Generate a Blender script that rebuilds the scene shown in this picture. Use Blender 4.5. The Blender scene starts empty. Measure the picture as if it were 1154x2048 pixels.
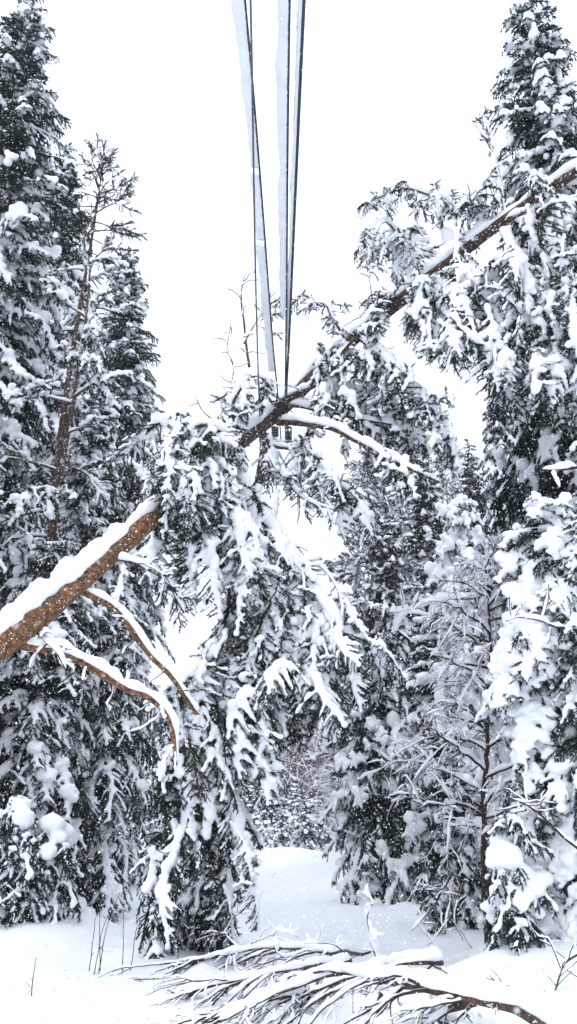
import bpy, math, random
import numpy as np
from mathutils import Vector, noise as mnoise

R = math.radians
scene = bpy.context.scene
COL = scene.collection

# ------------------------------------------------------------------ camera
CAM_Z = 1.6
PITCH = 19.2
FPX = 1773.0                      # focal length in photo pixels (1154 x 2048)
cam_d = bpy.data.cameras.new('camera')
cam = bpy.data.objects.new('camera', cam_d)
COL.objects.link(cam)
cam.location = (0, 0, CAM_Z)
cam.rotation_euler = (R(90 + PITCH), 0, 0)
cam_d.sensor_fit = 'VERTICAL'
cam_d.angle = 2 * math.atan(1024 / FPX)
cam_d.clip_start = 0.05
cam_d.clip_end = 2000
scene.camera = cam
cam_d.dof.use_dof = True
cam_d.dof.focus_distance = 13.0
cam_d.dof.aperture_fstop = 4.0

# ------------------------------------------------------------------ world: bright overcast sky
SUN_EL, SUN_AZ = 50, 200
world = bpy.data.worlds.new('World')
scene.world = world
world.use_nodes = True
wn, wl = world.node_tree.nodes, world.node_tree.links
wn.clear()
w_out = wn.new('ShaderNodeOutputWorld')
w_bg = wn.new('ShaderNodeBackground')
w_bg.inputs['Strength'].default_value = 0.1
w_sky = wn.new('ShaderNodeTexSky')
w_sky.sky_type = 'NISHITA'
w_sky.sun_disc = False
w_sky.sun_elevation = R(SUN_EL)
w_sky.sun_rotation = R(SUN_AZ)
w_mix = wn.new('ShaderNodeMixRGB')
w_mix.inputs['Fac'].default_value = 0.96
w_tc = wn.new('ShaderNodeTexCoord')
w_sep = wn.new('ShaderNodeSeparateXYZ')
w_rmp = wn.new('ShaderNodeMapRange')
w_rmp.inputs['From Min'].default_value = 0.0
w_rmp.inputs['From Max'].default_value = 1.0
w_rmp.inputs['To Min'].default_value = 12.3
w_rmp.inputs['To Max'].default_value = 23.0
w_col = wn.new('ShaderNodeVectorMath'); w_col.operation = 'SCALE'
w_col.inputs[0].default_value = (0.90, 0.968, 1.115)
wl.new(w_tc.outputs['Generated'], w_sep.inputs[0])
w_pow = wn.new('ShaderNodeMath'); w_pow.operation = 'POWER'; w_pow.use_clamp = True
w_pow.inputs[1].default_value = 2.6
w_max = wn.new('ShaderNodeMath'); w_max.operation = 'MAXIMUM'; w_max.inputs[1].default_value = 0.0
wl.new(w_sep.outputs['Z'], w_max.inputs[0]); wl.new(w_max.outputs[0], w_pow.inputs[0])
wl.new(w_pow.outputs[0], w_rmp.inputs['Value'])
wl.new(w_rmp.outputs['Result'], w_col.inputs['Scale'])
wl.new(w_sky.outputs['Color'], w_mix.inputs['Color1'])
wl.new(w_col.outputs[0], w_mix.inputs['Color2'])
wl.new(w_mix.outputs['Color'], w_bg.inputs['Color'])
wl.new(w_bg.outputs[0], w_out.inputs['Surface'])

sun_d = bpy.data.lights.new('sun', 'SUN')
sun_d.energy = 0.5
sun_d.angle = R(35)
sun_d.color = (1.0, 0.97, 0.93)
sun = bpy.data.objects.new('sun', sun_d)
COL.objects.link(sun)
sun.rotation_euler = (R(90 - SUN_EL), 0, R(-SUN_AZ + 180))

scene.view_settings.view_transform = 'Standard'
scene.view_settings.look = 'None'
scene.view_settings.exposure = 0.08
scene.view_settings.gamma = 1.0
cy = scene.cycles
cy.max_bounces = 6
cy.diffuse_bounces = 5
cy.glossy_bounces = 2
cy.transmission_bounces = 2
cy.volume_bounces = 1
cy.transparent_max_bounces = 8
cy.sample_clamp_indirect = 4.0
cy.use_denoising = True

# ------------------------------------------------------------------ pixel helpers (photo pixels -> world points)
cp, sp = math.cos(R(PITCH)), math.sin(R(PITCH))
def ray(px, py):
    a = (px - 577) / FPX; b = (1024 - py) / FPX
    return Vector((a, cp - b * sp, sp + b * cp))
def PY(px, py, Y):
    d = ray(px, py); t = Y / d.y
    return np.array((d.x * t, Y, CAM_Z + d.z * t))
def PZ(px, py, z):
    d = ray(px, py); t = (z - CAM_Z) / d.z
    return np.array((d.x * t, d.y * t, z))

# ------------------------------------------------------------------ materials
def nodes(name):
    m = bpy.data.materials.new(name); m.use_nodes = True
    return m, m.node_tree.nodes, m.node_tree.links, m.node_tree.nodes['Principled BSDF']

def noise_node(n, l, scale, detail=3, rough=0.6, coord='Object'):
    tc = n.new('ShaderNodeTexCoord'); t = n.new('ShaderNodeTexNoise')
    t.inputs['Scale'].default_value = scale
    t.inputs['Detail'].default_value = detail
    t.inputs['Roughness'].default_value = rough
    l.new(tc.outputs[coord], t.inputs['Vector'])
    return t

def ramp(n, l, src, stops):
    r = n.new('ShaderNodeValToRGB'); e = r.color_ramp.elements
    while len(e) < len(stops): e.new(0.5)
    for i, (p, c) in enumerate(stops):
        e[i].position = p; e[i].color = (*c, 1)
    l.new(src, r.inputs['Fac'])
    return r

def bump(n, l, b, src, strength, dist):
    bp = n.new('ShaderNodeBump')
    bp.inputs['Strength'].default_value = strength
    bp.inputs['Distance'].default_value = dist
    l.new(src, bp.inputs['Height']); l.new(bp.outputs[0], b.inputs['Normal'])

def snow_material(name, c0, c1, sc, bs):
    m, n, l, b = nodes(name)
    t = noise_node(n, l, sc, 4)
    r = ramp(n, l, t.outputs['Fac'], [(0.3, c0), (0.7, c1)])
    l.new(r.outputs[0], b.inputs['Base Color'])
    b.inputs['Roughness'].default_value = 0.75
    b.inputs['Specular IOR Level'].default_value = 0.2
    t2 = noise_node(n, l, sc * 14, 3, 0.7)
    bump(n, l, b, t2.outputs['Fac'], bs, 0.02)
    return m
M_SNOW = snow_material('snow', (0.90, 0.92, 0.945), (0.94, 0.95, 0.965), 2.0, 0.5)
M_GROUND = snow_material('ground_snow', (0.90, 0.92, 0.945), (0.93, 0.945, 0.96), 2.2, 0.8)

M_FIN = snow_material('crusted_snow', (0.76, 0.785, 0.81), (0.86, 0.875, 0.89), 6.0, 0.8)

def needle_material(name, a, b_, frost):
    m, n, l, b = nodes(name)
    t = noise_node(n, l, 3.0, 3)
    r = ramp(n, l, t.outputs['Fac'], [(0.32, a), (0.68, b_)])
    f = noise_node(n, l, 42.0, 2, 0.6)
    fr = ramp(n, l, f.outputs['Fac'], [(frost, (0, 0, 0)), (frost + 0.05, (1, 1, 1))])
    mx = n.new('ShaderNodeMixRGB')
    l.new(fr.outputs[0], mx.inputs['Fac']); l.new(r.outputs[0], mx.inputs['Color1'])
    mx.inputs['Color2'].default_value = (0.72, 0.75, 0.79, 1)
    l.new(mx.outputs[0], b.inputs['Base Color'])
    b.inputs['Roughness'].default_value = 0.8
    b.inputs['Specular IOR Level'].default_value = 0.06
    return m
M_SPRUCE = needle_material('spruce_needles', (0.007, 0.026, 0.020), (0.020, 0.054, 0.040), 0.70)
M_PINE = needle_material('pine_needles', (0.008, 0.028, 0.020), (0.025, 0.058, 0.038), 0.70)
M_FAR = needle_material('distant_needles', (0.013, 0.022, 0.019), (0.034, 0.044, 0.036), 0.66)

def bark_material(name, dark, mid, light, sc=(9, 9, 3), dust=0.64):
    m, n, l, b = nodes(name)
    tc = n.new('ShaderNodeTexCoord'); mp = n.new('ShaderNodeMapping')
    mp.inputs['Scale'].default_value = sc
    l.new(tc.outputs['Object'], mp.inputs['Vector'])
    v = n.new('ShaderNodeTexVoronoi'); v.feature = 'DISTANCE_TO_EDGE'; v.inputs['Scale'].default_value = 2.2
    l.new(mp.outputs[0], v.inputs['Vector'])
    t = n.new('ShaderNodeTexNoise'); t.inputs['Scale'].default_value = 1.6
    t.inputs['Detail'].default_value = 6; t.inputs['Roughness'].default_value = 0.7
    l.new(mp.outputs[0], t.inputs['Vector'])
    r = ramp(n, l, t.outputs['Fac'], [(0.35, dark), (0.5, mid), (0.68, light)])
    cr = ramp(n, l, v.outputs['Distance'], [(0.0, (0.25, 0.22, 0.2)), (0.13, (1, 1, 1))])
    mul = n.new('ShaderNodeMixRGB'); mul.blend_type = 'MULTIPLY'; mul.inputs['Fac'].default_value = 0.9
    l.new(r.outputs[0], mul.inputs['Color1']); l.new(cr.outputs[0], mul.inputs['Color2'])
    f = noise_node(n, l, 26.0, 2, 0.6)
    fr = ramp(n, l, f.outputs['Fac'], [(dust, (0, 0, 0)), (dust + 0.03, (1, 1, 1))])
    mx = n.new('ShaderNodeMixRGB')
    l.new(fr.outputs[0], mx.inputs['Fac']); l.new(mul.outputs[0], mx.inputs['Color1'])
    mx.inputs['Color2'].default_value = (0.82, 0.84, 0.87, 1)
    l.new(mx.outputs[0], b.inputs['Base Color'])
    b.inputs['Roughness'].default_value = 0.85
    bump(n, l, b, v.outputs['Distance'], 0.8, 0.03)
    return m
M_PBARK = bark_material('pine_bark', (0.06, 0.030, 0.013), (0.20, 0.090, 0.032), (0.38, 0.185, 0.070), (5, 5, 5), .655)
M_UBARK = bark_material('upper_pine_bark', (0.030, 0.018, 0.013), (0.085, 0.046, 0.028), (0.17, 0.09, 0.05))
M_SBARK = bark_material('spruce_bark', (0.022, 0.018, 0.016), (0.06, 0.047, 0.04), (0.13, 0.10, 0.085), (20, 20, 8), 0.62)
M_TWIG = bark_material('twig_bark', (0.018, 0.011, 0.010), (0.055, 0.030, 0.024), (0.10, 0.056, 0.042), (20, 20, 20), 0.68)
M_BIRCH = bark_material('thicket_bark', (0.06, 0.034, 0.033), (0.12, 0.07, 0.068), (0.2, 0.13, 0.12), (20, 20, 20), 0.6)

def plain(name, c, rough=0.5, metal=0.0):
    m, n, l, b = nodes(name)
    t = noise_node(n, l, 30, 4)
    r = ramp(n, l, t.outputs['Fac'], [(0.3, tuple(x * 0.7 for x in c)), (0.7, tuple(min(1, x * 1.25) for x in c))])
    l.new(r.outputs[0], b.inputs['Base Color'])
    b.inputs['Roughness'].default_value = rough; b.inputs['Metallic'].default_value = metal
    return m
M_WIRE = plain('wire', (0.010, 0.028, 0.036), 0.5)
M_GREYWIRE = plain('grey_wire', (0.06, 0.075, 0.09), 0.5)
M_STEEL = plain('galvanised_steel', (0.22, 0.27, 0.30), 0.5, 0.4)
M_GLASS = plain('insulator_glaze', (0.05, 0.075, 0.085), 0.2)
M_POLE = plain('pole_wood', (0.11, 0.075, 0.055), 0.9)

# ------------------------------------------------------------------ mesh plumbing (numpy)
class Acc:
    def __init__(s): s.v = []; s.f = []; s.n = 0
    def add(s, V, F):
        if len(V) == 0: return
        s.v.append(np.asarray(V, np.float32)); s.f.append(np.asarray(F, np.int32) + s.n); s.n += len(V)
    def arrays(s):
        if not s.v: return np.zeros((0, 3), np.float32), np.zeros((0, 3), np.int32)
        return np.concatenate(s.v), np.concatenate(s.f)

def mesh_obj(name, VF, mat, parent=None, smooth=False, loc=None):
    V, F = VF.arrays() if isinstance(VF, Acc) else VF
    V = np.ascontiguousarray(V, np.float32); F = np.ascontiguousarray(F, np.int32)
    me = bpy.data.meshes.new(name)
    me.vertices.add(len(V)); me.vertices.foreach_set('co', V.ravel())
    me.loops.add(len(F) * 3); me.loops.foreach_set('vertex_index', F.ravel())
    me.polygons.add(len(F)); me.polygons.foreach_set('loop_start', np.arange(0, len(F) * 3, 3, dtype=np.int32))
    me.polygons.foreach_set('use_smooth', np.full(len(F), smooth, dtype=bool))
    me.update(calc_edges=True)
    me.materials.append(mat)
    o = bpy.data.objects.new(name, me)
    COL.objects.link(o)
    if parent is not None: o.parent = parent
    if loc is not None: o.location = loc
    return o

def tag(o, label=None, cat=None, group=None, kind=None):
    if label: o['label'] = label
    if cat: o['category'] = cat
    if group: o['group'] = group
    if kind: o['kind'] = kind
    return o
def empty(name, loc, label=None, cat=None, group=None):
    o = bpy.data.objects.new(name, None); COL.objects.link(o)
    o.empty_display_size = 0.2
    o.location = [float(c) for c in loc]
    return tag(o, label, cat, group)

def unit(v):
    v = np.asarray(v, float); n = np.linalg.norm(v, axis=-1, keepdims=True); return v / np.maximum(n, 1e-9)

def resample(pts, step):
    """Catmull-Rom through pts, about one point per step."""
    P = [np.asarray(p, float) for p in pts]
    P = [2 * P[0] - P[1]] + P + [2 * P[-1] - P[-2]]
    out = []
    for i in range(1, len(P) - 2):
        a, b, c, d = P[i - 1:i + 3]
        n = max(2, int(np.linalg.norm(c - b) / step))
        for k in range(n):
            t = k / n
            out.append(0.5 * ((2 * b) + (c - a) * t + (2 * a - 5 * b + 4 * c - d) * t * t + (3 * b - a - 3 * c + d) * t ** 3))
    out.append(P[-2])
    return np.array(out)

def tube(pts, rad, sides=6, cap=True):
    pts = np.asarray(pts, float); n = len(pts)
    rad = np.broadcast_to(np.asarray(rad, float), (n,))
    T = unit(np.gradient(pts, axis=0))
    ref = np.array([0.13, 0.21, 1.0]) if abs(T[:, 2]).mean() < 0.8 else np.array([1.0, 0.17, 0.1])
    S = unit(np.cross(T, ref)); U = np.cross(S, T)
    a = np.linspace(0, 2 * np.pi, sides, endpoint=False)
    V = pts[:, None] + rad[:, None, None] * (np.cos(a)[None, :, None] * S[:, None] + np.sin(a)[None, :, None] * U[:, None])
    V = V.reshape(-1, 3)
    i = np.arange(n - 1)[:, None] * sides; j = np.arange(sides)[None, :]; j2 = (j + 1) % sides
    q = np.stack([i + j, i + j2, i + sides + j2, i + sides + j], -1).reshape(-1, 4)
    F = np.concatenate([q[:, [0, 1, 2]], q[:, [0, 2, 3]]])
    if cap:
        V = np.concatenate([V, pts[:1], pts[-1:]])
        c0, c1 = n * sides, n * sides + 1; b = (n - 1) * sides
        j = np.arange(sides); j2 = (j + 1) % sides
        F = np.concatenate([F, np.stack([j2, j, np.full(sides, c0)], -1), np.stack([b + j, b + j2, np.full(sides, c1)], -1)])
    return V, F

def wobble1(n, rng, step, amp):
    """smooth 1-D noise of n samples, a knot every step samples."""
    k = max(2, int(n / step) + 2)
    return np.interp(np.linspace(0, k - 1, n), np.arange(k), rng.normal(0, amp, k))

def snow_tube(pts, wood_r, snow_r, rng, sides=9, tall=1.25, lump=0.3, up=(0, 0, 1), gaps=0.0, offset=0.75):
    """A lumpy ridge of snow lying on top of a limb."""
    pts = np.asarray(pts, float); n = len(pts)
    wr = np.broadcast_to(np.asarray(wood_r, float), (n,)); sr = np.broadcast_to(np.asarray(snow_r, float), (n,)).copy()
    step = np.linalg.norm(np.diff(pts, axis=0), axis=1).mean()
    kn = max(1.5, 1.6 * sr.mean() / step)
    sr *= np.clip(1 + wobble1(n, rng, kn, lump) + wobble1(n, rng, kn * 4, lump * 0.6), 0.35, 1.9)
    if gaps > 0:
        g = wobble1(n, rng, kn * 5, 1.0)
        sr *= np.clip((g + 1.6 - gaps * 2.2) * 2.0, 0.12, 1)
    e = np.minimum(np.arange(n), np.arange(n)[::-1]) * step / np.maximum(sr, 1e-3)
    sr *= np.clip(np.sqrt(np.clip(e / 1.5, 0.02, 1)), 0.1, 1)
    T = unit(np.gradient(pts, axis=0)); up = np.asarray(up, float)
    S = unit(np.cross(T, up + 1e-3)); U = np.cross(S, T)
    a = np.linspace(0, 2 * np.pi, sides, endpoint=False)
    ca, sa = np.cos(a), np.sin(a)
    sa2 = np.where(sa > 0, sa * tall, sa * 0.55)
    C = pts + U * (wr * offset + sr * 0.25)[:, None]
    q = rng.normal(0, 1, (n + 4, sides)); q = (q[:-4] + q[1:-3] + q[2:-2] + q[3:-1] + q[4:]) / 2.2; q = (q + np.roll(q, 1, 1)) / 1.4
    jit = 1 + 0.10 * q + rng.normal(0, 0.025, (n, sides))
    V = C[:, None] + (sr[:, None] * jit)[..., None] * (ca[None, :, None] * S[:, None] + sa2[None, :, None] * U[:, None])
    i = np.arange(n - 1)[:, None] * sides; j = np.arange(sides)[None, :]; j2 = (j + 1) % sides
    q = np.stack([i + j, i + j2, i + sides + j2, i + sides + j], -1).reshape(-1, 4)
    F = np.concatenate([q[:, [0, 1, 2]], q[:, [0, 2, 3]]])
    V = np.concatenate([V.reshape(-1, 3), C[:1], C[-1:]])
    b = (n - 1) * sides; j = np.arange(sides); j2 = (j + 1) % sides
    F = np.concatenate([F, np.stack([j2, j, np.full(sides, n * sides)], -1), np.stack([b + j, b + j2, np.full(sides, n * sides + 1)], -1)])
    return V, F

def spikes(P, D, ln, wd, rng):
    """needle sprays: one slim triangle each."""
    n = len(P)
    if n == 0: return np.zeros((0, 3)), np.zeros((0, 3), int)
    D = unit(D); S = unit(np.cross(D, rng.normal(0, 1, (n, 3))))
    ln = np.broadcast_to(ln, (n,))[:, None]; wd = np.broadcast_to(wd, (n,))[:, None]
    V = np.stack([P - S * wd / 2, P + S * wd / 2, P + D * ln], 1).reshape(-1, 3)
    return V, np.arange(3 * n).reshape(-1, 3)

# unit icosphere, one subdivision
def _ico():
    import bmesh
    bm = bmesh.new(); bmesh.ops.create_icosphere(bm, subdivisions=1, radius=1)
    V = np.array([v.co[:] for v in bm.verts]); F = np.array([[v.index for v in f.verts] for f in bm.faces]); bm.free()
    return V, F
ICO_V, ICO_F = _ico()
def lumps(C, Rad, rng, squash=0.8):
    C = np.asarray(C, float); n = len(C)
    Rad = np.asarray(Rad, float)
    sc = Rad[:, None] * np.stack([rng.uniform(.85, 1.2, n), rng.uniform(.85, 1.2, n), squash * rng.uniform(.8, 1.2, n)], 1)
    V = C[:, None] + ICO_V[None] * sc[:, None]
    F = ICO_F[None] + (np.arange(n) * len(ICO_V))[:, None, None]
    return V.reshape(-1, 3), F.reshape(-1, 3)

def melt(V, F, voxel, target, smooth=5):
    """fuse overlapping snow lumps into one soft skin."""
    o = mesh_obj('tmp', (V, F), M_SNOW)
    md = o.modifiers.new('r', 'REMESH'); md.mode = 'VOXEL'; md.voxel_size = voxel
    ms = o.modifiers.new('s', 'SMOOTH'); ms.factor = 0.5; ms.iterations = smooth
    dg = bpy.context.evaluated_depsgraph_get()
    n0 = len(o.evaluated_get(dg).data.polygons) * 2
    if n0 > target:
        mdd = o.modifiers.new('d', 'DECIMATE'); mdd.ratio = target / n0; mdd.use_collapse_triangulate = True
        dg = bpy.context.evaluated_depsgraph_get()
    me = o.evaluated_get(dg).to_mesh()
    me.calc_loop_triangles()
    nv = len(me.vertices); a = np.empty(nv * 3, np.float32); me.vertices.foreach_get('co', a)
    nt = len(me.loop_triangles); b = np.empty(nt * 3, np.int32); me.loop_triangles.foreach_get('vertices', b)
    o.evaluated_get(dg).to_mesh_clear()
    m = o.data; bpy.data.objects.remove(o); bpy.data.meshes.remove(m)
    return a.reshape(-1, 3), b.reshape(-1, 3)

# ------------------------------------------------------------------ branch library
def spruce_branch(L, seed, hi=False, snow=1.0, droop=0.35, hang=0.5, far=False):
    """A bough along +X: spine, side twigs that hang, needles, fused snow."""
    rng = np.random.default_rng(seed)
    N = Acc(); W = Acc(); lc = []; lr = []
    s = np.linspace(0, 1, 14)
    side = rng.normal(0, 0.08)
    spine = np.stack([s * L, side * L * s ** 2 + 0.02 * L * np.sin(s * 7 + seed), L * (0.16 * s - (0.16 + droop) * s ** 2.0)], 1)
    W.add(*tube(spine, 0.010 + 0.010 * L * (1 - s), 4))
    dens = 1.0 if hi else (0.36 if far else 0.62)
    nl, nw = ((0.058, 0.013) if hi else ((0.12, 0.034) if far else (0.078, 0.019)))
    ntw = int(L / (0.075 if hi else (0.15 if far else 0.10)))
    twigs = []
    for i in range(ntw):
        for sd in (-1, 1):
            t = 0.10 + 0.88 * (i + rng.uniform(0, .8)) / ntw
            p = np.array([np.interp(t, s, spine[:, k]) for k in range(3)])
            tl = (0.10 + 0.46 * min(L, 1.8) * (1 - t) ** 0.75 * min(1, t * 4)) * rng.uniform(.6, 1.15)
            yaw = sd * R(rng.uniform(38, 75))
            u = np.linspace(0, 1, 6)
            hg = hang * rng.uniform(.5, 1.5)
            d0 = np.array([math.cos(yaw), math.sin(yaw), -0.15])
            tw = p + u[:, None] * tl * d0 * (1 - 0.25 * u[:, None]) + np.stack([0 * u, 0 * u, -tl * hg * u ** 1.7], 1)
            twigs.append((tw, tl))
            if hi or rng.random() < .4: W.add(*tube(tw, 0.006, 3, False))
    # needles
    for tw, tl in twigs + [(spine, L)]:
        k = int(tl / 0.0056 * dens) + 8
        u = rng.uniform(0.0, 1.0, k)
        x = np.linspace(0, 1, len(tw))
        P = np.stack([np.interp(u, x, tw[:, c]) for c in range(3)], 1)
        T = unit(np.gradient(tw, axis=0)); D = np.stack([np.interp(u, x, T[:, c]) for c in range(3)], 1)
        rn = rng.normal(0, 0.6, (k, 3)); rn[:, 2] -= 0.42
        N.add(*spikes(P, D + rn, nl * rng.uniform(.6, 1.35, k), nw * rng.uniform(.7, 1.2, k), rng))
    # snow
    def lay(path, length, r0, keep):
        r0 = r0 * snow
        n = max(2, int(length / (r0 * 0.55)))
        u = np.linspace(0.02, 0.97, n); x = np.linspace(0, 1, len(path))
        P = np.stack([np.interp(u, x, path[:, c]) for c in range(3)], 1)
        rr = r0 * np.clip(1 + wobble1(n, rng, 5, .34), .4, 1.8) * (1 - 0.4 * u)
        m = (wobble1(n, rng, 9, 1) + keep * 2.6) > 0.2
        P = P + np.array([0, 0, 1]) * (rr * 0.55)[:, None] + rng.normal(0, 1, P.shape) * (rr * .24)[:, None] * np.array([1, 1, .5])
        rr = rr * rng.uniform(.8, 1.15, n)
        lc.extend(P[m]); lr.extend(rr[m])
    lay(spine, L, (0.052 + 0.022 * L), .7 if snow < 1.5 else 1.0)
    for tw, tl in twigs:
        if rng.random() < (0.75 if snow > 1.5 else 0.46): lay(tw, tl, 0.024 + 0.035 * tl, 0.8)
    for _pad in range(rng.integers(1, 3)):
        t = rng.uniform(.35, .85); p = np.array([np.interp(t, s, spine[:, k]) for k in range(3)])
        r = rng.uniform(.06, .12) * min(snow, 1.5) * min(1.3, L)
        for q in range(4): lc.append(p + rng.normal(0, r * .5, 3) + [0, 0, r * .7]); lr.append(r * rng.uniform(.6, 1.05))
    V, F = lumps(lc, lr, rng)
    V, F = melt(V, F, 0.017 if hi else (0.036 if far else 0.026), (2600 if hi else (420 if far else 1000)) * max(.35, L), 3)
    return dict(L=L, N=N.arrays(), W=W.arrays(), S=(V, F))

def pine_spray(L, seed, snow=1.0, hi=True):
    """A pine shoot: crooked twigs with tufts of needles, snow lumps resting on them."""
    rng = np.random.default_rng(seed)
    N = Acc(); W = Acc(); lc = []; lr = []
    s = np.linspace(0, 1, 8)
    spine = np.stack([s * L, np.cumsum(rng.normal(0, .035 * L, 8)), np.cumsum(rng.normal(0, .03 * L, 8)) - 0.12 * L * s ** 2], 1)
    spine -= spine[0]
    W.add(*tube(spine, 0.009 * (1.2 - .6 * s), 4, False))
    tw_all = [(spine, L, 0.35)]
    for i in range(int(11 * L / .7)):
        t = rng.uniform(.12, .97); p = np.array([np.interp(t, s, spine[:, k]) for k in range(3)])
        d = unit(np.array([rng.uniform(.2, 1), rng.normal(0, .8), rng.normal(-.12, .45)]))
        tl = L * rng.uniform(.2, .48) * (1.15 - .5 * t)
        u = np.linspace(0, 1, 5)
        tw = p + u[:, None] * tl * d + np.cumsum(rng.normal(0, .02 * L, (5, 3)), 0) * u[:, None]
        tw[:, 2] += -0.25 * tl * u ** 2
        tw_all.append((tw, tl, 0.1)); W.add(*tube(tw, 0.005, 3, False))
    for tw, tl, st in tw_all:
        k = int(tl / (0.0024 if hi else 0.007))
        u = rng.uniform(st, 1.0, k) ** 0.8; x = np.linspace(0, 1, len(tw))
        P = np.stack([np.interp(u, x, tw[:, c]) for c in range(3)], 1)
        T = unit(np.gradient(tw, axis=0)); D = np.stack([np.interp(u, x, T[:, c]) for c in range(3)], 1)
        N.add(*spikes(P, D * .8 + rng.normal(0, .62, (k, 3)), (0.066 if hi else .09) * rng.uniform(.6, 1.25, k), (0.0085 if hi else .02), rng))
        n = max(2, int(tl / 0.022)); u = np.linspace(.1, 1, n)
        P = np.stack([np.interp(u, x, tw[:, c]) for c in range(3)], 1)
        rr = (0.027 + 0.02 * tl) * snow * np.clip(1 + wobble1(n, rng, 5, .42), .35, 2.0)
        m = (wobble1(n, rng, 10, 1) + (1.3 if tw is spine else rng.choice([-1.2, 1.3]))) > 0
        P = P + np.array([0, 0, .9]) * rr[:, None] + rng.normal(0, .26, P.shape) * rr[:, None]
        rr = rr * rng.uniform(.75, 1.15, n)
        lc.extend(P[m]); lr.extend(rr[m])
    for q in range(rng.integers(0, 2)):
        t = rng.uniform(.4, .95); p = np.array([np.interp(t, s, spine[:, k]) for k in range(3)])
        r = rng.uniform(.05, .085) * snow
        for z in range(3): lc.append(p + rng.normal(0, r * .55, 3) + [0, 0, r * .7]); lr.append(r * rng.uniform(.7, 1.1))
    V, F = lumps(lc, lr, rng)
    V, F = melt(V, F, 0.016 if hi else 0.03, (2200 if hi else 600) * L, 3)
    return dict(L=L, N=N.arrays(), W=W.arrays(), S=(V, F))

SP = {   # heavy: boughs buried in thick snow
    'heavy': [spruce_branch(L, 160 + i, True, sn, d, h) for i, (L, d, h, sn) in enumerate(
        [(0.5, .4, .6, 1.5), (0.6, .5, .7, 1.7), (1.0, .5, .8, 1.6), (1.1, .55, .7, 1.8), (1.6, .55, .8, 1.55), (1.7, .65, .7, 1.75)])],
    # bough library: near / middle / far
    'hi': [spruce_branch(L, 10 + i, True, 1.0, d, h) for i, (L, d, h) in enumerate(
        [(0.5, .3, .5), (0.6, .5, .7), (1.0, .45, .7), (1.1, .3, .5), (1.5, .45, .8), (1.7, .6, .6), (2.2, .5, .8), (2.3, .65, .7)])],
    'mid': [spruce_branch(L, 40 + i, False, 1.15, d, h) for i, (L, d, h) in enumerate(
        [(0.4, .2, .3), (0.5, .35, .5), (0.9, .3, .5), (1.0, .45, .6), (1.5, .4, .7), (1.6, .55, .6), (2.3, .5, .7), (2.5, .6, .6)])],
    'far': [spruce_branch(L, 70 + i, False, 1.3, d, h, True) for i, (L, d, h) in enumerate(
        [(0.5, .25, .4), (0.6, .4, .5), (1.1, .35, .5), (1.2, .5, .6), (1.9, .45, .6), (2.0, .6, .5)])],
}
PN_HI = [pine_spray(L, 100 + i, s, True) for i, (L, s) in enumerate([(.45, .9), (.5, 1.1), (.65, 1.0), (.7, 1.2), (.85, 1.0), (.9, 1.15)])]
PN_BARE = [pine_spray(L, 120 + i, s, True) for i, (L, s) in enumerate([(.5, .5), (.6, .6), (.8, .55)])]
PN_LO = [pine_spray(L, 140 + i, s, False) for i, (L, s) in enumerate([(.6, 1.1), (.8, 1.3), (1.0, 1.2), (1.1, 1.4)])]

PM = PN_HI[:4] + [SP['hi'][0], SP['hi'][1], SP['hi'][1]]      # mixed near foliage
PH = PN_HI[2:] + SP['hi'][1:4] + SP['hi'][2:4]                      # long hanging shoots

def put(mod, pos, d, sc, roll, N, W, S, squash_snow=1.0):
    d = unit(d); up = np.array([0, 0, 1.0])
    y = np.cross(up, d)
    if np.linalg.norm(y) < .15: y = np.array([1.0, 0.3, 0])
    y = unit(y - d * np.dot(y, d)); z = np.cross(d, y)
    c, s_ = math.cos(roll), math.sin(roll)
    y, z = y * c + z * s_, z * c - y * s_
    M = np.stack([d, y, z], 1) * sc
    pos = np.asarray(pos, float)
    for a, k in ((N, 'N'), (W, 'W'), (S, 'S')):
        if a is not None:
            V, F = mod[k]
            a.add(V @ M.T.astype(np.float32) + pos.astype(np.float32), F)

PADS = []
for i in range(5):
    r_ = np.random.default_rng(250 + i); n_ = 9
    C = np.stack([r_.normal(0, .13, n_), r_.normal(0, .11, n_), r_.normal(0, .10, n_) - .05], 1); rr_ = r_.uniform(.08, .15, n_)
    PADS.append(melt(*lumps(C, rr_, r_, .9), .03, 420, 5))
def pick(lib, L, rng):
    c = sorted(lib, key=lambda m: abs(m['L'] - L))[:2]
    m = c[rng.integers(0, 2)]
    return m, L / m['L']

# ------------------------------------------------------------------ ground
MOUNDS = []
for (px, py, r, h) in [(600, 1725, 1.6, .55), (640, 1735, 1.3, .35), (690, 1745, 1.5, .6), (560, 1712, 2.0, .35), (720, 1765, 1.2, .35),
                       (860, 1790, 1.2, .45), (60, 1900, 1.1, .30), (180, 1880, .8, .22), (250, 1925, .35, .10), (330, 1930, .5, .12),
                       (1090, 1960, .7, .28), (1000, 1925, .45, .2), (60, 1840, 1.0, .35), (860, 1830, .9, .16), (20, 1960, .7, .16),
                       (560, 1820, 1.2, .12), (980, 2040, .8, .25), (1150, 2010, .9, .42)]:
    p = PZ(px, py, 0.0); MOUNDS.append((p[0], p[1], r, h))
def gz(x, y):
    v = Vector((x * .16, y * .16, 0)); z = 0.22 * mnoise.noise(v)
    v2 = Vector((x * .7 + 9, y * .5, 3)); z += 0.07 * mnoise.noise(v2)
    v3 = Vector((x * 2.3 + 9, y * 1.6, 7)); z += 0.018 * mnoise.noise(v3)
    z += 0.05 * max(0, abs(x) - 3.5) ** 0.8 if abs(x) < 60 else 0.05 * 56.5 ** .8
    for mx, my, r, h in MOUNDS:
        q = ((x - mx) ** 2 + ((y - my) * .8) ** 2) / (r * r)
        if q < 6: z += h * math.exp(-q * 1.3)
    return z * (min(1, max(0, y - 1) / 6) if y < 7 else 1)
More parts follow.
